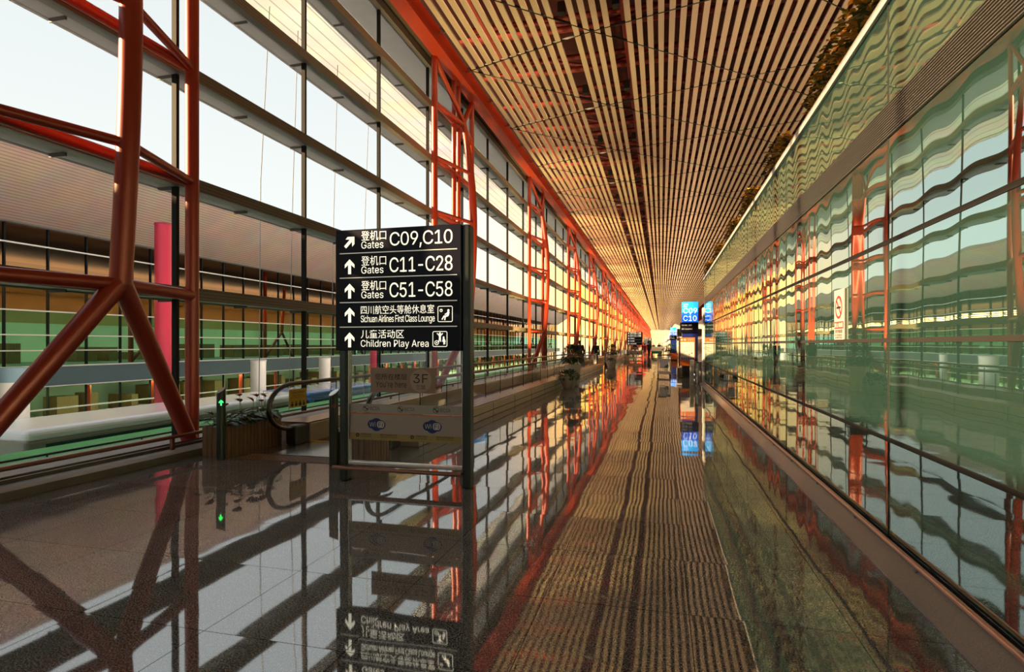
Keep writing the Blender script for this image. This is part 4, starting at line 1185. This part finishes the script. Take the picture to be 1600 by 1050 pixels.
a.build('kiosk_lettering', 'paper', ks, fix=False)
a = MB(); stroke(a, (-.12, 1.38), (.1, 1.42), .012, -.006); stroke(a, (-.05, 1.30), (.22, 1.36), .010, -.006); stroke(a, (-.2, 1.2), (.0, 1.25), .012, -.006)
a.build('sketch_print', 'greyink', ks, fix=False)
a = MB(); poly(a, [(0.02, 1.14), (0.06, 1.04), (0.12, 1.16), (0.07, 1.09)], -.0065); disc(a, 0.17, 1.14, .03, -.0065); a.build('red_mark', 'signred', ks, fix=False)

ip = empty('info_post', (1.19, 23.95, 0), 0.25, 'slim white post with black writing before the steel cylinder', 'sign')
MB().bbox(-0.08, 0.08, 0, 0.05, 0, 0.93, 0.01, 2).build('post_body', 'white', ip)
a = MB(); b2 = MB(); txt(b2, 'WELCOME', 0, 0, 0.42, 0.055, 0, .02)
a.add([(-v[2] + .03, -0.003, v[0] + .28) for v in b2.v], b2.f); a.build('post_lettering', 'ink', ip, fix=False)
sb = empty('steel_cylinder_bin', (1.42, 24.05, 0), 0, 'brushed steel cylindrical bin standing at the end of the green wall', 'bin')
MB().lathe([(0.125, 0.0), (0.13, 0.02), (0.13, 0.80)], seg=32).build('bin_body', 'steel', sb)
MB().lathe([(0.135, 0.80), (0.135, 0.86), (0.09, 0.87)], seg=32).build('bin_lid', 'rubber', sb)

# ------------------------------------------------------------------ luggage carts
def cart(loc, label, first):
    c = empty('luggage_cart', loc, 0, label, 'luggage cart', 'nested luggage carts in the middle of the hall')
    fr = MB()
    for sx in (-1, 1):
        fr.tube([(sx * .30, -.42, .16), (sx * .30, .42, .20), (sx * .29, .50, .28), (sx * .30, .40, .98), (sx * .29, .34, 1.02)], .016, 8)
        fr.tube([(sx * .30, .42, .20), (sx * .16, -.46, .16)], .012, 8)
    fr.tube([(-.30, -.42, .16), (.30, -.42, .16)], .016, 8); fr.build('frame', 'wire', c)
    MB().tube([(-.33, .34, 1.02), (.33, .34, 1.02)], .020, 10).build('handle', 'rubber', c)
    pl = MB()
    for k in range(9): pl.tube([(-.28 + .07 * k, -.40, .19), (-.28 + .07 * k, .42, .22)], .006, 6)
    for k in range(5): pl.tube([(-.29, -.38 + .19 * k, .19), (.29, -.38 + .19 * k, .19)], .006, 6)
    pl.build('platform', 'wire', c)
    bk = MB()
    for k in range(8): bk.tube([(-.27 + .077 * k, .14, .80), (-.27 + .077 * k, .38, .72), (-.27 + .077 * k, .38, .96)], .005, 6)
    for z in (.74, .82, .90): bk.tube([(-.28, .38, z), (.28, .38, z)], .005, 6)
    bk.tube([(-.28, .14, .80), (.28, .14, .80)], .008, 6); bk.build('basket', 'wire', c)
    if first:
        ad = MB().bbox(-.20, .20, -.455, -.445, .42, .88, .004, 1).build('advert_panel', 'buswhite', c)
        m_ = MB(); poly(m_, [(-.02, .44), (.19, .44), (.19, .62), (.08, .57)], -.457); m_.build('panel_print', 'greyink', ad, fix=False)
        MB().tube([(-.27, -.44, .17), (-.27, -.45, .90)], .010, 6).tube([(.27, -.44, .17), (.27, -.45, .90)], .010, 6).build('panel_stand', 'wire', c)
    for (x, y) in ((-.29, -.36), (.29, -.36), (-.27, .38), (.27, .38)):
        MB().tube([(x - .018, y, .075), (x + .018, y, .075)], .075, 14).build('wheel', 'rubber', c)
    return c
for i in range(4):
    cart((0.14, 28.6 + .34 * i, 0), ['wire luggage cart with white advert panel, front of the nested row in mid hall', 'wire luggage cart nested right behind the front cart',
         'wire luggage cart, third in the nested row in mid hall', 'wire luggage cart at the back of the nested row in mid hall'][i], i == 0)

# electric buggy
bg = empty('electric_buggy', (-0.62, 79.0, 0), 0, 'white electric buggy with green lower panel, far down the hall', 'buggy')
MB().bbox(-.66, .66, 0, 2.3, .30, .66, .08, 3).build('buggy_body', 'greenfoot', bg)
MB().bbox(-.68, .68, -.05, 0.5, .62, 1.22, .08, 3).build('rear_seat_panel', 'white', bg)
MB().bbox(-.62, .62, .9, 1.3, .66, 1.15, .06, 2).build('seat', 'white', bg)
for x in (-.6, .6):
    for y in (.05, 2.1): MB().tube([(x, y, .6), (x, y, 1.9)], .02, 6).build('canopy_post', 'steel', bg)
MB().bbox(-.7, .7, -.1, 2.3, 1.88, 1.95, .02, 2).build('canopy', 'white', bg)
for x in (-.58, .58):
    for y in (.35, 1.9): MB().tube([(x - .07, y, .22), (x + .07, y, .22)], .22, 16).build('wheel', 'rubber', bg)

# potted tree and orange counter by the second totem
tr = empty('potted_tree', (0.95, 66.0, 0), 0, 'bright green potted tree in front of the distant totem', 'tree')
MB().lathe([(.22, 0), (.3, .5), (.27, .5)], seg=20).build('pot', 'pot', tr); MB().tube([(0, 0, .45), (0, 0, .9)], .04, 8).build('trunk', 'woodgap', tr)
M['leaf3'] = mat('bright_green_leaf', (0.06, 0.20, 0.03), 0.5, var=0.4, scale=6)
lv = MB(); bush(lv, random.Random(9), (0, 0, 1.05), .62, 420, (.14, .24), (.05, .09)); lv.build('leaf', 'leaf3', tr, fix=False)['kind'] = 'stuff'
oc = empty('orange_counter', (1.22, 58.0, 0), 0, 'small orange counter behind the poster kiosk', 'counter')
MB().bbox(-.42, .34, 0, .6, 0.08, .62, .02, 2).build('counter_body', 'orange', oc); MB().bbox(-.46, .36, -.04, .64, .62, .68, .01, 1).build('counter_top', 'orange', oc)
MB().box(-.4, .3, .04, .56, 0, .08).build('counter_plinth', 'rubber', oc)

# ------------------------------------------------------------------ people
def person(x, y, z, rz, label, top, trousers, pose='stand', bag=None, H=1.70):
    p = empty('person', (x, y, z), rz, label, 'person', 'people in the hall')
    k = H / 1.70
    st = {'stand': (0.02, -0.02), 'walk': (0.26, -0.24)}[pose]          # foot offsets fore and aft (the figure faces +y)
    hips = {s: Vector((s * .09, 0, .90)) for s in (-1, 1)}
    knee, ank = {}, {}
    for s, f in ((-1, st[0]), (1, st[1])):
        knee[s] = Vector((s * .095, f * .5 + (.05 if pose == 'walk' else .01), .49)); ank[s] = Vector((s * .10, f - (.03 if f < 0 else 0), .09 + (.05 if f < -.1 else 0)))
    sh = {s: Vector((s * .185, -.01, 1.40)) for s in (-1, 1)}
    elb, wr = {}, {}
    for s in (-1, 1):
        sw = -s * (st[0]) if pose == 'walk' else 0
        elb[s] = Vector((s * .245, -.03 + sw * .5, 1.13)); wr[s] = Vector((s * .25, .06 + sw, .89))
    def merge(mb, name, m_, parent, vox):
        o = mb.build(name, m_, None)
        md = o.modifiers.new('r', 'REMESH'); md.mode = 'VOXEL'; md.voxel_size = vox; md.use_smooth_shade = True
        sm = o.modifiers.new('s', 'SMOOTH'); sm.factor = .5; sm.iterations = 2
        bpy.context.view_layer.update()
        me = bpy.data.meshes.new_from_object(o.evaluated_get(bpy.context.evaluated_depsgraph_get()))
        old = o.data; o.modifiers.clear(); o.data = me; bpy.data.meshes.remove(old)
        me.polygons.foreach_set('use_smooth', [True] * len(me.polygons))
        if not me.materials: me.materials.append(M[m_])
        for v in me.vertices: v.co *= k
        o.parent = parent
        return o
    b = MB()
    b.tube([(0, .0, 1.38), (0, .015, 1.50), (0, .02, 1.56)], [.065, .055, .055], 12)
    b.ball((0, .025, 1.60), (.075, .095, .112), 16, 12); b.ball((0, .06, 1.535), (.045, .045, .04))
    b.tube([(0, .115, 1.60), (0, .135, 1.575), (0, .11, 1.565)], [.012, .018, .01], 8)
    for s in (-1, 1):
        b.ball((s * .078, .015, 1.595), (.012, .022, .032), 8, 6)
        b.tube([(s * .02, .11, 1.555), (0, .118, 1.552)], [.008, .01], 6)
        b.tube([sh[s], elb[s], wr[s]], [.05, .04, .028], 10)
        d = (wr[s] - elb[s]).normalized(); side = Vector((1, 0, 0)); out = d.cross(side).normalized()
        pc = wr[s] + d * .05
        b.tube([wr[s], wr[s] + d * .045, wr[s] + d * .09], [.026, .036, .032], 10, flat=.55)
        for q, (off, ln) in enumerate(((-.024, .062), (-.008, .074), (.008, .068), (.024, .052))):
            r0 = wr[s] + d * .085 + out * off
            b.tube([r0, r0 + d * ln * .55 + Vector((-s * .004, 0, 0)), r0 + d * ln + Vector((-s * .018, 0, 0))], [.009, .0085, .007], 6)
        t0 = wr[s] + d * .03 + Vector((0, .026, 0)); b.tube([t0, t0 + d * .03 + Vector((0, .022, 0)), t0 + d * .06 + Vector((0, .026, 0))], [.012, .010, .008], 6)
        b.tube([hips[s], knee[s], ank[s]], [.075, .05, .038], 10)
    b.tube([(0, 0, .88), (0, 0, 1.1), (0, 0, 1.4)], [.13, .125, .15], 14, flat=.65)
    merge(b, 'body', 'skin', p, .0085)
    j = MB()
    j.tube([(0, 0, .86), (0, -.005, 1.0), (0, -.005, 1.16), (0, -.01, 1.30), (0, -.01, 1.42), (0, 0, 1.465)], [.172, .165, .168, .190, .165, .075], 16, flat=.68)
    for s in (-1, 1): j.tube([sh[s] + Vector((-s * .05, 0, .01)), sh[s], elb[s], wr[s] + (wr[s] - elb[s]).normalized() * -.01], [.075, .072, .058, .044], 12)
    merge(j, 'jacket', top, p, .014)
    t = MB()
    for s in (-1, 1): t.tube([hips[s] + Vector((0, 0, .06)), hips[s], knee[s], ank[s]], [.10, .102, .072, .058], 12)
    t.tube([(0, 0, .80), (0, 0, .95), (0, 0, 1.0)], [.13, .155, .15], 14, flat=.72)
    merge(t, 'trousers', trousers, p, .013)
    h = MB(); h.ball((0, .005, 1.632), (.084, .095, .098), 16, 12); h.ball((0, -.04, 1.58), (.072, .055, .08), 12, 8)
    ho = h.build('hair', 'hair', p)
    for v in ho.data.vertices: v.co *= k
    for s in (-1, 1):
        f = MB(); a = ank[s]
        f.tube([a + Vector((0, -.06, -.045)), a + Vector((0, .03, -.045)), a + Vector((0, .13, -.055)), a + Vector((0, .18, -.06))], [.040, .045, .040, .022], 10, flat=.8)
        f.tube([a + Vector((0, 0, -.03)), a + Vector((0, -.005, .03))], [.045, .048], 10)
        fo = f.build('shoe', 'rubber', p)
        for v in fo.data.vertices: v.co *= k
    if bag:
        g = empty('shoulder_bag', (x + .24, y + .05, z + .70), 0, 'teal shoulder bag hanging from the second walkway rider', 'bag')
        MB().bbox(-.06, .06, -.17, .17, 0, .30, .04, 3).build('bag_body', bag, g)
        MB().tube([(0, -.14, .28), (-.02, -.1, .70), (-.02, .1, .70), (0, .14, .28)], .012, 6).build('bag_strap', 'rubber', g)
    return p
person(-4.75, 34.6, 0.021, 0.1, 'dark-jacketed person seen from behind, nearest rider on the walkway', 'cl_black', 'cl_grey', H=1.74)
person(-4.85, 44.5, 0.021, -.1, 'rider in black with a teal bag, on the second walkway', 'cl_black', 'cl_grey', bag='cl_green', H=1.68)
person(-3.02, 70.2, 0, .2, 'person in black top and white trousers walking past the second walkway', 'cl_black', 'cl_white', 'walk')
person(-1.95, 73.0, 0, 0.05, 'person in a red jacket and jeans walking away, right of the second direction sign', 'cl_red', 'cl_jean', 'walk', H=1.66)
person(-1.45, 73.4, 0, -.1, 'person in long black clothes walking beside the one in red', 'cl_black', 'cl_black', 'walk', H=1.78)
person(0.20, 86.5, 0, PI, 'person in white shirt and blue jeans, right of the buggy', 'cl_white', 'cl_jean', 'walk', H=1.76)
person(-0.25, 88.0, 0, PI - .2, 'person in black top standing beside the one in jeans', 'cl_black', 'cl_grey', H=1.74)
person(-1.25, 100.0, 0, PI, 'distant dark figure walking towards the camera behind the buggy', 'cl_grey', 'cl_black', 'walk')
person(-2.1, 103.0, 0, PI, 'distant figure in red, behind and left of the buggy', 'cl_red', 'cl_black')
person(-0.4, 110.0, 0, 0, 'farthest dark figure, in mid hall by the bright end', 'cl_black', 'cl_jean', 'walk')
